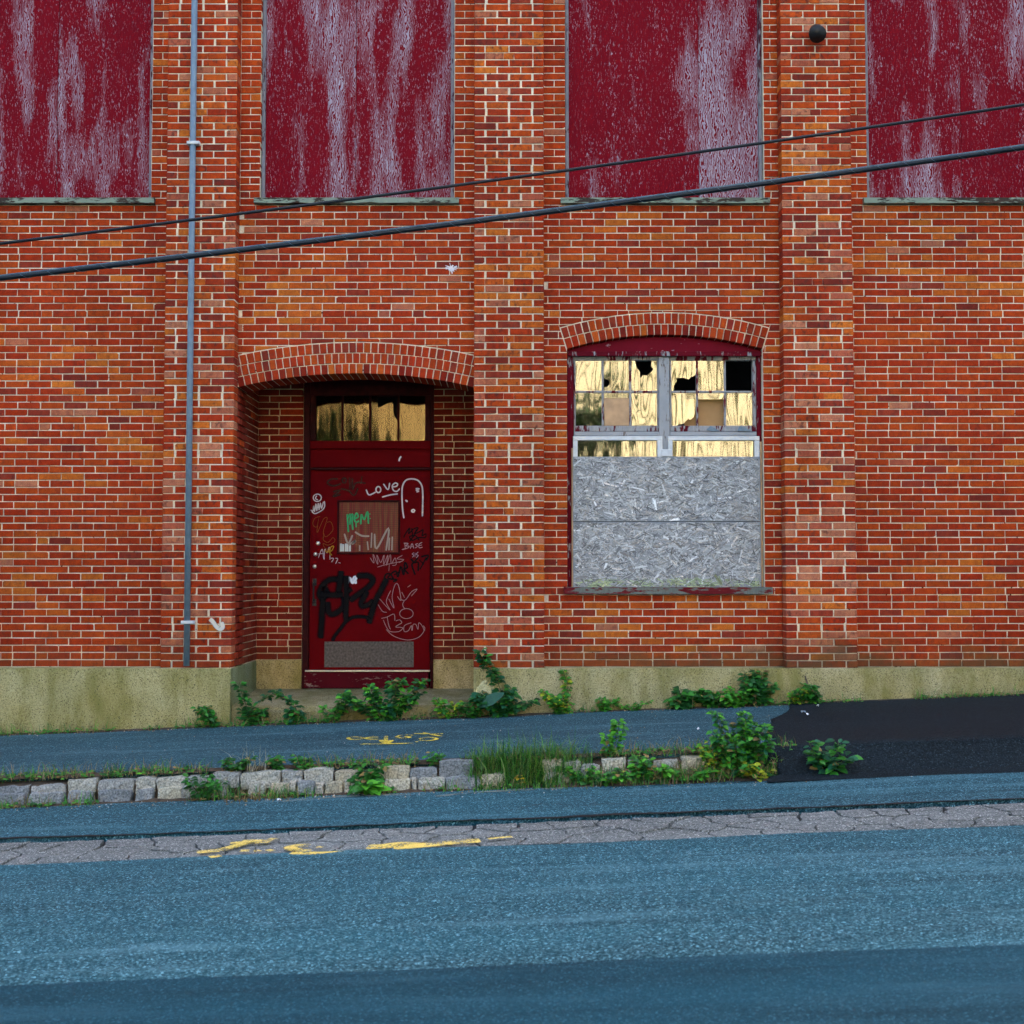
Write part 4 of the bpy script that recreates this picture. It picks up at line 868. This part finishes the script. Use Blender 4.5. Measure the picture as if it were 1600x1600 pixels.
# conduit with straps at the left, floodlight at the top right
px0 = xpx(303, YP - .03, 100); cd = empty_part('conduit', px0, YP - .03, .45)
o = MB(); o.tube([(px0, YP - .035, .42), (px0, YP - .035, 3), (px0, YP - .035, 7.4)], .028, 14); props(o.build('pipe', M['conduit'], cd, smooth=True))
for py in (226, 972):
    z = zpx(py, YP); o = MB(); o.bbox(px0 - .05, px0 + .065, YP - .068, YP - .004, z - .014, z + .014, .003); o.build('strap', M['white'], cd)
lx, lz = at(1275, 48, YP - .12); lp = empty_part('floodlight', lx, YP - .1, lz)
o = MB(); o.tube([(lx, YP + .01, lz + .03), (lx, YP - .05, lz + .03), (lx, YP - .09, lz + .0)], .012, 8); o.build('bracket', M['black'], lp)
o = MB(); o.tube([(lx, YP - .05, lz + .06), (lx, YP - .09, lz + .02), (lx, YP - .15, lz - .03), (lx, YP - .19, lz - .065)], [.03, .055, .075, .08], 16); o.build('lamp_head', M['black'], lp, smooth=True)
# ------------------------------------------------------------------ overhead cables
def cable(name, pts, rad, label, lash):
    YC_ = -2.9; a, b_ = at(*pts[0], YC_), at(*pts[1], YC_); sl = (b_[1] - a[1]) / (b_[0] - a[0]); P = []; xs = [-16 + 32 * i / 160 for i in range(161)]
    sag = lambda x: -.018 * (1 - (x / 3.) ** 2)
    zf = lambda x: a[1] + (x - a[0]) * sl + sag(x)
    t = empty(name, (0, YC_, zf(0)), label, 'cable', 'overhead cables crossing the facade')
    o = MB(); o.tube([(x, YC_, zf(x)) for x in xs], rad, 10); o.build('sheath', M['cable'], t, smooth=True)
    if lash:
        o = MB(); o.tube([(x, YC_ + .004, zf(x) + rad + .004) for x in xs], .0065, 6); o.build('support_strand', M['wire'], t, smooth=True)
        o = MB(); n = 1400; o.tube([(-9 + 18 * i / n, YC_ + math.cos(i * .42) * (rad + .004), zf(-9 + 18 * i / n) + .004 + math.sin(i * .42) * (rad + .006)) for i in range(n + 1)], .0016, 4); o.build('lashing_wire', M['wire'], t)
cable('overhead_cable', [(306, 341), (1293, 207)], .0115, 'thin black overhead cable, the upper of two', False)
cable('overhead_cable', [(306, 398), (1293, 272)], .0175, 'thick black overhead cable lashed to a wire, the lower of two', True)
# ------------------------------------------------------------------ painted marks on the ground
def gmark(px_strokes, fn, lift, wd, col, par, label, ox, oy, sc):
    mb = MB()
    for s in px_strokes:
        w3 = []
        for a, c in s:
            p = on_ground(ox + a / sc, oy + c / sc, fn); w3.append((p.x, p.y))
        f2 = lambda a, c, o: (a, c, fn(a, c) + lift + o * .5 + (noise.noise((a * .7, c * .9, 3)) * .014 if fn is sid else 0))
        ribbon(mb, w3, wd, f2, col, .15)
    return props(mb.build('painted_marking', M['mark'], par), label)
def m_mark():
    t = NT('worn_yellow_paint'); c, a = t.tint(); t.link(c, t.b.inputs['Base Color']); t.b.inputs['Roughness'].default_value = .7
    n = t.noise(70, 4, .7); n2 = t.noise(9, 3)
    t.link(t.math('MULTIPLY', a, t.ramp(t.math('ADD', t.math('MULTIPLY', n, .6), t.math('MULTIPLY', n2, .4)), [(.445, .0), (.51, 1.)])), t.b.inputs['Alpha']); return t.m
M['mark'] = m_mark(); YE = (.72, .55, .05)
gmark([ell(1020, 258, 45, 9, .3, 6.0), [(1060, 262), (1110, 252), (1165, 250)], [(1060, 254), (1110, 264), (1165, 265)]], sid, .004, .028, YE, side_o, 'yellow looped mark on the pavement', 300, 1090, 4)
gmark([[(1045, 298), (1210, 295), (1380, 291)], [(1212, 240), (1214, 292)], [(1180, 270), (1214, 292), (1250, 270)]], sid, .0045, .04, YE, side_o, 'yellow arrow mark on the pavement', 300, 1090, 4)
gmark([[(1385, 238), (1330, 234), (1280, 246), (1310, 258), (1360, 252), (1330, 244)], [(1390, 225), (1480, 228), (1570, 226)], [(1440, 218), (1500, 232), (1560, 244)], [(1420, 262), (1480, 250), (1530, 262), (1480, 274), (1420, 270)], [(1400, 280), (1415, 284)]], sid, .005, .03, YE, side_o, 'yellow curled characters on the pavement', 300, 1090, 4)
rd2 = lambda X, Y: road(X, Y)
gmark([[(30, 975), (100, 968), (180, 962)], [(160, 965), (250, 940), (330, 915), (370, 895)], [(240, 915), (300, 912)], [(385, 920), (420, 895)], [(440, 915), (520, 885)], [(300, 965), (360, 962)], [(385, 968), (430, 962)], [(470, 965), (510, 958)], [(110, 1005), (180, 995)]], rd2, .007, .075, (.72, .52, .10), road_o, 'worn yellow marks at the left of the cracked strip', 300, 1090, 4)
gmark([[(740, 930), (660, 932), (615, 945), (660, 962), (730, 968)], [(770, 945), (810, 938)], [(620, 978), (800, 980), (960, 972)]], rd2, .0075, .07, (.72, .52, .10), road_o, 'worn yellow loop on the cracked strip', 300, 1090, 4)
gmark([[(1095, 942), (1200, 938), (1300, 925), (1420, 930), (1560, 920)], [(1260, 945), (1400, 935), (1640, 912), (1800, 900)]], rd2, .008, .12, (.76, .55, .11), road_o, 'long worn yellow stroke on the cracked strip', 300, 1090, 4)
gmark([[(1850, 890), (2000, 876)]], rd2, .007, .06, (.76, .55, .11), road_o, 'short end of the yellow stroke', 300, 1090, 4)
def crack(strokes, label, wd=.012, col=(.004, .006, .008)):
    gmark(strokes, rd2, .010, wd, col, road_o, label, 0, 0, 1).name = 'road_crack'
crack([[(800, 1268), (850, 1258), (905, 1261), (960, 1258), (1000, 1262)]], 'thin dark crack across the near lane')
crack([[(1110, 1222), (1160, 1221), (1220, 1218), (1262, 1214)], [(1120, 1217), (1150, 1219)]], 'dark crack by the ramp foot', .02)
crack([[(1000, 1262), (1080, 1252), (1130, 1256), (1200, 1246), (1293, 1238)]], 'long dark crack on the right of the near lane', .010)
gmark([[(440, 1254), (540, 1246), (640, 1243)], [(680, 1246), (760, 1239), (860, 1234), (880, 1233)]], rd2, .009, .06, (.30, .31, .24, .5), road_o, 'pale dusty streak along the near lane', 0, 0, 1).name = 'dust_streak'
# ------------------------------------------------------------------ weeds
def leaf(mb, p, d, up, L, W, col, fold=.25, curl=.3):
    d = d.normalized(); s = d.cross(up)
    s = s.normalized() if s.length > 1e-3 else Vector((1, 0, 0)); u = s.cross(d).normalized()
    m = [(0, 0), (.25, .36), (.55, .5), (.82, .3), (1, 0)]
    V = [p]; C = []
    for t, wv in m[1:4]:
        c = p + d * L * t - u * curl * L * t * t; V += [c + s * W * wv + u * fold * W * wv, c, c - s * W * wv + u * fold * W * wv]
    V.append(p + d * L - u * curl * L)
    mb.add(V, [(0, 2, 1), (0, 3, 2), (1, 2, 5, 4), (2, 3, 6, 5), (4, 5, 8, 7), (5, 6, 9, 8), (7, 8, 10), (8, 9, 10)], col)
G_D, G_M, G_B, G_Y, G_T = (.013, .088, .016), (.030, .175, .018), (.075, .29, .02), (.30, .33, .02), (.012, .095, .040)
def plant(base, w_, h_, n, size, cols, label, seed, name='weed', cat='weed', broad=.7, path=None, spread=1., depth=.5, nst=5):
    """stems from one root with leaves along them; path = list of points a vine follows"""
    n = int(n * 2.7); size *= .98; w_ *= 1.25; h_ *= 1.2
    rr = random.Random(seed); t = empty(name, base, label, cat, 'weeds growing from the cracks'); st = MB(); lf = MB(); base = Vector(base)
    stems = []
    if path:
        stems.append([Vector(p) for p in path])
    for i in range(nst):
        tx, ty = rr.uniform(-.5, .5) * w_ * spread, rr.uniform(-.5, .5) * w_ * depth; hh = h_ * rr.uniform(.45, 1.)
        P = [base + Vector((tx * .25 * rr.random(), ty * .2 - .0, 0))]
        for k in range(1, 5):
            f = k / 4; P.append(base + Vector((tx * f ** .8 + rr.uniform(-.012, .012), ty * f, hh * (f - .15 * f * f))))
        stems.append(P)
    for P in stems:
        st.tube(P, [.004 * (1 - .6 * i / len(P)) for i in range(len(P))], 5)
    per = max(3, n // len(stems)); plen = [sum((b_ - a).length for a, b_ in zip(P, P[1:])) for P in stems]; tot = sum(plen)
    for P, pl in zip(stems, plen):
        for k in range(max(3, int(n * pl / tot))):
            f = rr.random() ** .8 * (len(P) - 1); i = min(int(f), len(P) - 2); p = P[i].lerp(P[i + 1], f - i)
            th = rr.uniform(0, 6.28); d = Vector((math.cos(th), math.sin(th) * .8 - .25, rr.uniform(-.25, .55))); L = size * rr.uniform(.55, 1.25)
            c = rr.choice(cols) if rr.random() > .05 else (.22, .15, .05); g = rr.uniform(.6, 1.45); q = p + d.normalized() * L * rr.uniform(.1, .5) + Vector((0, -.004, 0))
            leaf(lf, q, d, Vector((rr.uniform(-.3, .3), -.5, 1)), L, L * broad, (c[0] * g, c[1] * g, c[2] * g), rr.uniform(.1, .4), rr.uniform(.1, .5))
    st.build('stem', M['stem'], t); props(lf.build('leaves', M['leaf'], t, smooth=True), kind='stuff'); return t
def grass(base, w_, h_, n, label, seed, cols=((.035, .17, .02), (.02, .11, .018), (.09, .25, .03), (.16, .22, .05)), name='grass_tuft', mat='leaf', dep=.18, lean=.9, wd=.0042, over=False):
    rr = random.Random(seed); t = empty(name, base, label, 'grass', 'weeds growing from the cracks'); mb = MB(); base = Vector(base)
    for i in range(n):
        x0, y0 = rr.uniform(-.5, .5) * w_, rr.gauss(0, .3) * dep; H = h_ * rr.uniform(.4, 1.1) * (1 - .5 * abs(2 * x0 / w_) ** 2); th = rr.uniform(0, 6.28); ln = rr.uniform(.1, lean) * H; col = rr.choice(cols); g = rr.uniform(.7, 1.3)
        s = Vector((math.cos(th + 1.57), math.sin(th + 1.57), 0)) * wd * rr.uniform(.6, 1.3); V = []; dx = Vector((math.cos(th), math.sin(th), 0)); b0 = base + Vector((x0, y0, SL * x0)); fr_ = rr.random() if over else 0; b0 += Vector((0, -.16 * fr_, -.2 * fr_))
        for k in range(4):
            f = k / 3; c = b0 + dx * ln * f * f + Vector((0, 0, H * (f - .28 * f ** 3 * ln / max(H, .01)))); V += [c - s * (1 - f * .9), c + s * (1 - f * .9)]
        mb.add(V, [(0, 1, 3, 2), (2, 3, 5, 4), (4, 5, 7, 6)], tuple(x_ * g for x_ in col))
    props(mb.build('blades', M[mat], t), kind='stuff'); return t
def wf(px, py, Y=-.25): x_, z_ = at(px, py, Y); return (x_, Y, sid(x_, Y) - .005)       # foot of the wall under that photo column
def wp(px, py, Y=-.22): x_, z_ = at(px, py, Y); return (x_, Y, z_)
S = .165 / 27.7
plant(wf(338, 1130), .30, .20, 70, .05, [G_D, G_M], 'dark leafy weed at the foot of the left pier', 1)
plant(wf(385, 1122, -.24), .26, .2, 110, .05, [G_D, G_D, G_M], 'dark creeper climbing the doorway corner beside the left pier', 2, 'creeper', 'creeper', path=[wp(388, 1118, -.24), wp(384, 1100), wp(378, 1085), wp(374, 1066, -.21)])
plant(wf(460, 1125, -.24), .16, .14, 80, .055, [G_D, G_T, G_M], 'creeper hanging over the doorstep edge at its left end', 3, 'creeper', 'creeper', path=[wp(468, 1126, -.24), wp(462, 1105), wp(448, 1092), wp(432, 1080), wp(405, 1098)], nst=4)
plant(wf(518, 1128, -.24), .22, .22, 60, .05, [G_D, G_M, G_B], 'thin stemmed weed before the doorstep, left of the biggest clump', 4, nst=5)
plant(wf(600, 1130, -.25), .62, .38, 330, .062, [G_D, G_D, G_M, G_T, G_B], 'biggest dark leafy clump, in front of the doorstep', 5, nst=13, depth=.3)
plant(wf(698, 1128, -.25), .2, .2, 55, .05, [G_B, G_Y, G_M], 'yellow-green weed by the doorstep at its right end', 6)
plant(wf(738, 1126, -.26), .2, .18, 50, .055, [G_M, G_D], 'low weed beneath the pale broken foundation corner', 7)
v = plant(wf(790, 1118, -.27), .46, .26, 260, .06, [G_D, G_D, G_T, G_M], 'tall dark creeper climbing the foundation onto the middle pier', 8, 'creeper', 'creeper', path=[wp(792, 1118, -.26), wp(785, 1085), wp(775, 1060), wp(765, 1045), wp(756, 1032), wp(751, 1016, -.2)], nst=9, depth=.35)
lf = MB(); p0 = Vector(wp(788, 1082, -.34)); leaf(lf, p0, Vector((-.85, -.15, -.42)), Vector((0, -1, .6)), .26, .11, (.012, .085, .04), .12, .15); lf.build('leaf_blade', M['leaf'], v, smooth=True)
plant(wf(884, 1112, -.25), .36, .22, 190, .045, [G_B, G_M, G_Y, G_M], 'bright green bushy weed under the left part of the broken window', 9, path=[wp(884, 1110, -.24), wp(888, 1085), wp(886, 1066), wp(880, 1048)], nst=9)
plant(wf(945, 1110, -.25), .2, .16, 70, .04, [G_B, G_M], 'small round bright weed right of the bushy one', 10)
plant(wf(985, 1108, -.25), .26, .1, 45, .035, [G_M, G_B], 'low sparse weed at the wall foot mid-foundation', 26)
plant(wf(1066, 1106, -.25), .24, .20, 60, .075, [G_D, G_M], 'broad-leaved dark weed standing alone at the wall foot', 11)
plant(wf(1116, 1104, -.25), .24, .18, 60, .075, [G_D, G_M], 'broad-leaved dark weed with a yellow leaf', 12)
plant(wf(1152, 1103, -.27), .2, .2, 90, .05, [G_B, G_B, G_M], 'bright pale green weed left of the tall wall plant', 13)
plant(wf(1188, 1100, -.25), .26, .36, 150, .06, [G_D, G_D, G_M], 'tallest dark plant against the right foundation', 14, nst=6)
plant(wf(1238, 1098, -.25), .22, .16, 55, .045, [G_M, G_Y, G_B], 'yellowing weed beside the dark root on the wall', 15)
plant(wf(1278, 1095, -.25), .34, .18, 120, .05, [G_D, G_M], 'dark low weed farthest right along the wall', 16)
t = empty('dead_root', wf(1258, 1096, -.22), 'bare brown root clinging to the right foundation', 'root'); o = MB(); o.tube([wp(1256, 1092, -.2), wp(1258, 1078, -.2), wp(1261, 1066, -.2), wp(1258, 1056, -.2)], [.012, .011, .009, .006], 7); o.build('stem', M['bark'], t)
def kf(px, Y=-2.47): x_ = (px - 800) / (FPX / (Y - CAMY)) ; return (x_, Y, sid(x_, Y) - .02)
def rf(px, Y=-2.64): x_ = (px - 800) / (FPX / (Y - CAMY)) ; return (x_, Y, road(x_, Y))
plant(rf(325), .22, .19, 60, .05, [G_D, G_M], 'dark weed in the gutter at the far left of the kerb', 17)
grass(rf(350), .3, .2, 60, 'green grass tuft in the gutter near the far left kerb stones', 40)
grass(kf(392), .36, .22, 60, 'pale dry seeding grass on the left kerb', 41, ((.42, .38, .30), (.30, .27, .18), (.12, .14, .05)), 'dry_grass', 'dry', .1, 1.1, .0035)
grass(rf(410), .5, .07, 220, 'mat of brown dead grass in the gutter', 42, ((.20, .13, .06), (.14, .09, .04), (.28, .2, .1)), 'dead_grass', 'dry', .3, 2.6, .004)
grass(rf(455), .5, .11, 160, 'low green grass before the stones right of the dry stalks', 49, dep=.16)
plant(kf(365), .3, .12, 60, .04, [G_M, G_D], 'spreading weed behind the leftmost kerb stones', 50)
plant(kf(440), .16, .11, 40, .04, [G_M, G_D], 'small weed behind the left kerb stones', 18)
plant(kf(474), .12, .12, 40, .04, [G_D, G_M], 'tiny upright weed on the kerb edge, left of the yellow arrow', 19)
plant(rf(578, -2.6), .16, .22, 70, .06, [G_M, G_D], 'leafy weed filling the gap between two kerb stones', 20)
plant(rf(588, -2.66), .2, .08, 26, .085, [G_B, G_M], 'flat rosette weed on the road below the kerb gap', 21, nst=3)
plant(kf(680), .12, .09, 24, .035, [G_M], 'small weed tucked behind a pale kerb stone', 27)
grass(kf(806, -2.44), .78, .27, 1300, 'large dense green grass tuft over the middle of the kerb', 43, dep=.16, over=True, lean=1.3)
grass(kf(868, -2.45), .56, .27, 420, 'loose grass tuft at the right end of the large dense one', 44, dep=.16, over=True, lean=1.4)
grass(rf(815), .7, .09, 260, 'short grass along the gutter below the large tuft', 45, dep=.25, lean=1.2)
plant(rf(806, -2.62), .05, .09, 6, .045, [(.55, .34, .01)], 'single yellow leaf in the kerb grass', 22, nst=2)
plant(kf(955), .12, .27, 50, .05, [G_M, G_B], 'thin upright weed standing above the kerb', 23, nst=2)
plant(rf(925), .5, .13, 130, .045, [G_M, G_B, G_D], 'spreading weed on the kerb right of the grass tufts', 24, nst=8)
grass(rf(940), .6, .10, 170, 'short mixed grass in the gutter right of the tufts', 46, ((.03, .12, .02), (.16, .12, .05), (.06, .15, .02)), dep=.2)
plant(rf(1000), .14, .2, 60, .05, [G_M, G_D, G_B], 'leafy weed between two right kerb stones', 25, nst=4)
grass(rf(1060), .7, .10, 220, 'brownish short grass in the gutter before the last kerb stones', 47, ((.03, .12, .02), (.18, .12, .05), (.06, .15, .02)), dep=.22)
plant(rf(1065, -2.62), .36, .14, 110, .045, [G_M, G_B], 'weed at the foot of the last kerb stone', 28)
bush = plant(rf(1155, -2.6), .36, .47, 560, .048, [G_M, G_D, G_B, G_M, G_T], 'tall bright green bush at the end of the kerb', 29, 'weed_bush', 'bush', nst=14, depth=.6)
plant(rf(1115, -2.58), .36, .26, 160, .045, [G_B, G_M, G_Y], 'yellow-green weed at the left foot of the tall bush', 30, nst=8)
plant(rf(1183, -2.68), .18, .12, 36, .05, [G_M, G_Y], 'small weed with yellow leaves right of the tall bush', 31)
plant(rf(1290, -2.66), .2, .26, 60, .075, [G_M, G_T], 'weed growing through the black ramp at the right', 32)
grass(kf(1010), .9, .12, 110, 'sparse dry grass behind the right kerb stones', 48, ((.2, .16, .08), (.06, .12, .03)), 'dry_grass', 'dry', .12, 1.2, .0035)
def cover(name, x0, x1, n, yc, sp_, fn, seed, label, dens):
    rr = random.Random(seed); mb = MB()
    for i in range(n):
        X = rr.uniform(x0, x1)
        if noise.noise((X * 1.3, seed, 2)) + .5 * noise.noise((X * 5, seed, 2)) < dens: continue
        Y = yc + rr.gauss(0, sp_); z = fn(X, Y) + rr.uniform(0, .03); c = rr.choice([G_D, G_M, G_B, G_M, (.20, .13, .05)]); g = rr.uniform(.7, 1.3); th = rr.uniform(0, 6.28)
        if rr.random() < .55: L = rr.uniform(.02, .045); leaf(mb, Vector((X, Y, z)), Vector((math.cos(th), math.sin(th), rr.uniform(.0, .8))), Vector((0, -.4, 1)), L, L * .65, tuple(q * g for q in c))
        else:
            H = rr.uniform(.04, .13); d = Vector((math.cos(th), math.sin(th) * .6, 0)) * H * rr.uniform(.2, .9); s_ = Vector((.0022, 0, 0)); b0 = Vector((X, Y, z - .02))
            mb.add([b0 - s_, b0 + s_, b0 + d * .4 + Vector((0, 0, H * .7)) + s_ * .7, b0 + d * .4 + Vector((0, 0, H * .7)) - s_ * .7, b0 + d + Vector((0, 0, H))], [(0, 1, 2, 3), (3, 2, 4)], tuple(q * g for q in rr.choice([c, (.22, .17, .08)])))
    props(mb.build(name, M['leaf'], smooth=True), label, kind='stuff')
cover('wall_foot_greenery', -5.5, 5.5, 2600, -.25, .03, sid, 3, 'tiny weeds sprouting all along the wall foot', -.12)
cover('kerb_greenery', -5.5, 2.1, 3000, -2.46, .05, lambda X, Y: sid(X, Y) - .01, 8, 'tiny weeds and dry grass along the kerb top', -.05)
cover('gutter_greenery', -5.5, 2.2, 2600, -2.63, .035, road, 14, 'tiny weeds and dry grass in the gutter', -.02)
cover('kerb_face_greenery', .2, 1.95, 2200, -2.60, .03, lambda X, Y: road(X, Y) + .11 * abs(noise.noise((X * 7, Y * 30, 3))), 17, 'tangle of small weeds over the right kerb stones', -.25)
# ------------------------------------------------------------------ litter
lt = random.Random(31)
def scrap(p, size, label, seed, mat=M['pale']):
    rr = random.Random(seed); o = MB(); n = 7; V = [(p[0] + math.cos(i * 6.28 / n) * size * rr.uniform(.5, 1.1), p[1] + math.sin(i * 6.28 / n) * size * .7 * rr.uniform(.5, 1.1), p[2] + .006 + rr.uniform(0, .02)) for i in range(n)]
    V += [(p[0], p[1], p[2] + .025)] + [(v_[0], v_[1], v_[2] - .004) for v_ in V[:n]]
    o.add(V, [(i, (i + 1) % n, n) for i in range(n)] + [(n + 1 + i, n + 1 + (i + 1) % n, (i + 1) % n, i) for i in range(n)]); props(o.build('litter_scrap', mat), label, 'litter', 'bits of litter')
g0 = on_ground(975, 1193, road); scrap((g0.x, -2.62, road(g0.x, -2.62) + .04), .055, 'crumpled white scrap in the kerb weeds', 1)
for (px, py, s_, lb) in ((1091, 1143, .014, 'white speck on the pavement left of the bush'), (1262, 1121, .018, 'white speck on the black patch near its left edge'), (1278, 1107, .014, 'white speck on the black patch by the wall'), (1255, 1117, .03, 'pale blue-grey scrap on the black patch')):
    p = on_ground(px, py, sid); p.z += .012; scrap(p, s_, lb, int(px), M['conduit'] if 'blue' in lb else M['pale'])
for (px, py, s_, lb) in ((436, 1254, .02, 'small white scrap on the road at the left'), (796, 1220, .015, 'white chip in the gutter below the grass'), (990, 1212, .018, 'white chip on the road below the right kerb')):
    p = on_ground(px, py, road); p.z += .005; scrap(p, s_, lb, int(px))
pb = MB()
for i in range(900):
    side = lt.random()
    if side < .35: X, Y, fn = lt.uniform(-5, 5), -.25 - abs(lt.gauss(0, .06)), sid
    elif side < .75: X, Y, fn = lt.uniform(-5, 5), -2.62 - abs(lt.gauss(0, .12)), road
    else: X, Y, fn = lt.uniform(-5, 5), lt.uniform(-2.3, -.3), sid
    z = fn(X, Y) + (noise.noise((X * .7, Y * .9, 3)) * .014 if fn is sid else noise.noise((X * .7, Y * .9, 3)) * .012); r = lt.uniform(.003, .009) * (1 if side < .75 else .7); g = lt.choice([.12, .2, .3, .45]); c = lt.choice([(g, g * .95, g * .85), (g, g * .7, g * .4)])
    pb.add([(X - r, Y, z), (X, Y - r, z), (X + r, Y, z), (X, Y + r, z), (X + r * .2, Y, z + r)], [(0, 1, 4), (1, 2, 4), (2, 3, 4), (3, 0, 4)], c)
props(pb.build('grit', M['granite']), 'fine grit and crumbs strewn over pavement and gutter', kind='stuff')
# ------------------------------------------------------------------ across the street (seen in the glass), and added trees blocking low sky
ob_ = empty('clad_building', (0, -32, -1), 'cream ribbed metal building across the street, mirrored in the window panes', 'building')
bx = random.Random(2); x = -8.6
while x < 9.6:
    wd = bx.choice([.2, .26, .34, .42]); o = MB(); o.bbox(x, x + wd, -32.0, -31.85, -1.5, 9.0, .01); o.v = [Vector((v_.x, -63.85 - v_.y, v_.z)) for v_ in o.v]; o.f = [f[::-1] for f in o.f]
    o.build('cladding_board', M['cream'], ob_); x += wd + bx.choice([.09, .12, .2])
o = MB(); o.box(-9, 10.2, -44, -32.05, -1.5, 9.2); o.build('body', M['olive'], ob_)
def tree(X, Y, H, r, label, seed):
    rr = random.Random(seed); z0 = gfar(X, Y) + .1; t = empty('street_tree', (X, Y, z0), label, 'tree', 'trees across the street'); o = MB()
    o.tube([(X, Y, z0 - .3), (X + .05, Y, z0 + H * .3), (X - .05, Y, z0 + H * .6), (X, Y, z0 + H * .9)], [.14, .11, .07, .02], 8)
    for k in range(6): th = rr.uniform(0, 6.28); o.tube([(X, Y, z0 + H * (.35 + .07 * k)), (X + math.cos(th) * r * .7, Y + math.sin(th) * r * .7, z0 + H * (.5 + .07 * k))], [.05, .015], 6)
    o.build('trunk', M['bark'], t); c = MB(); cl = [(Vector((X, Y, z0 + H * .65)) + Vector((rr.gauss(0, r * .45), rr.gauss(0, r * .45), rr.gauss(0, H * .16))), rr.uniform(.35, .6) * r) for _ in range(26)]
    for i in range(2600):
        p, q = rr.choice(cl); d = Vector((rr.gauss(0, 1), rr.gauss(0, 1), rr.gauss(0, 1))).normalized(); g = rr.uniform(.6, 1.4); leaf(c, p + d * q * rr.random() ** .4, d + Vector((0, 0, -.4)), Vector((rr.random(), rr.random(), 1)), .30, .2, (.016 * g, .040 * g, .012 * g))
    props(c.build('crown', M['leaf'], t), kind='stuff')
tree(-5.4, -27, 6.9, 1.9, 'left tree across the street, mirrored in the transom glass', 1); tree(2.6, -27, 6.0, 1.9, 'right tree across the street, mirrored in the white storm sash', 2)
def wood(x0, x1, seed, label):  # dark foliage added out of view to block low sky and dim the recess
    rr = random.Random(seed); mb = MB()
    for i in range(7500):
        X = rr.uniform(x0, x1); top = 13.5 + 3.0 * noise.noise((X * .25, seed, 0)) + 1.2 * noise.noise((X * .9, seed, 4)); Z = top * rr.random() ** .7; Y = -31 + rr.uniform(-2.5, 1.2) + 1.2 * noise.noise((X * .4, Z * .4, 1)); g = rr.uniform(.5, 1.4)
        leaf(mb, Vector((X, Y, Z + gfar(X, Y))), Vector((rr.gauss(0, 1), rr.gauss(0, 1), rr.gauss(-.3, .7))), Vector((0, 1, .4)), .75, .5, (.014 * g, .035 * g, .011 * g))
    props(mb.build('sky_block_trees', M['leaf']), label, kind='stuff')
wood(-48, -9, 3, 'added unseen trees blocking low sky, left of the cream building'); wood(10.2, 50, 4, 'added unseen trees blocking low sky, right of the cream building')
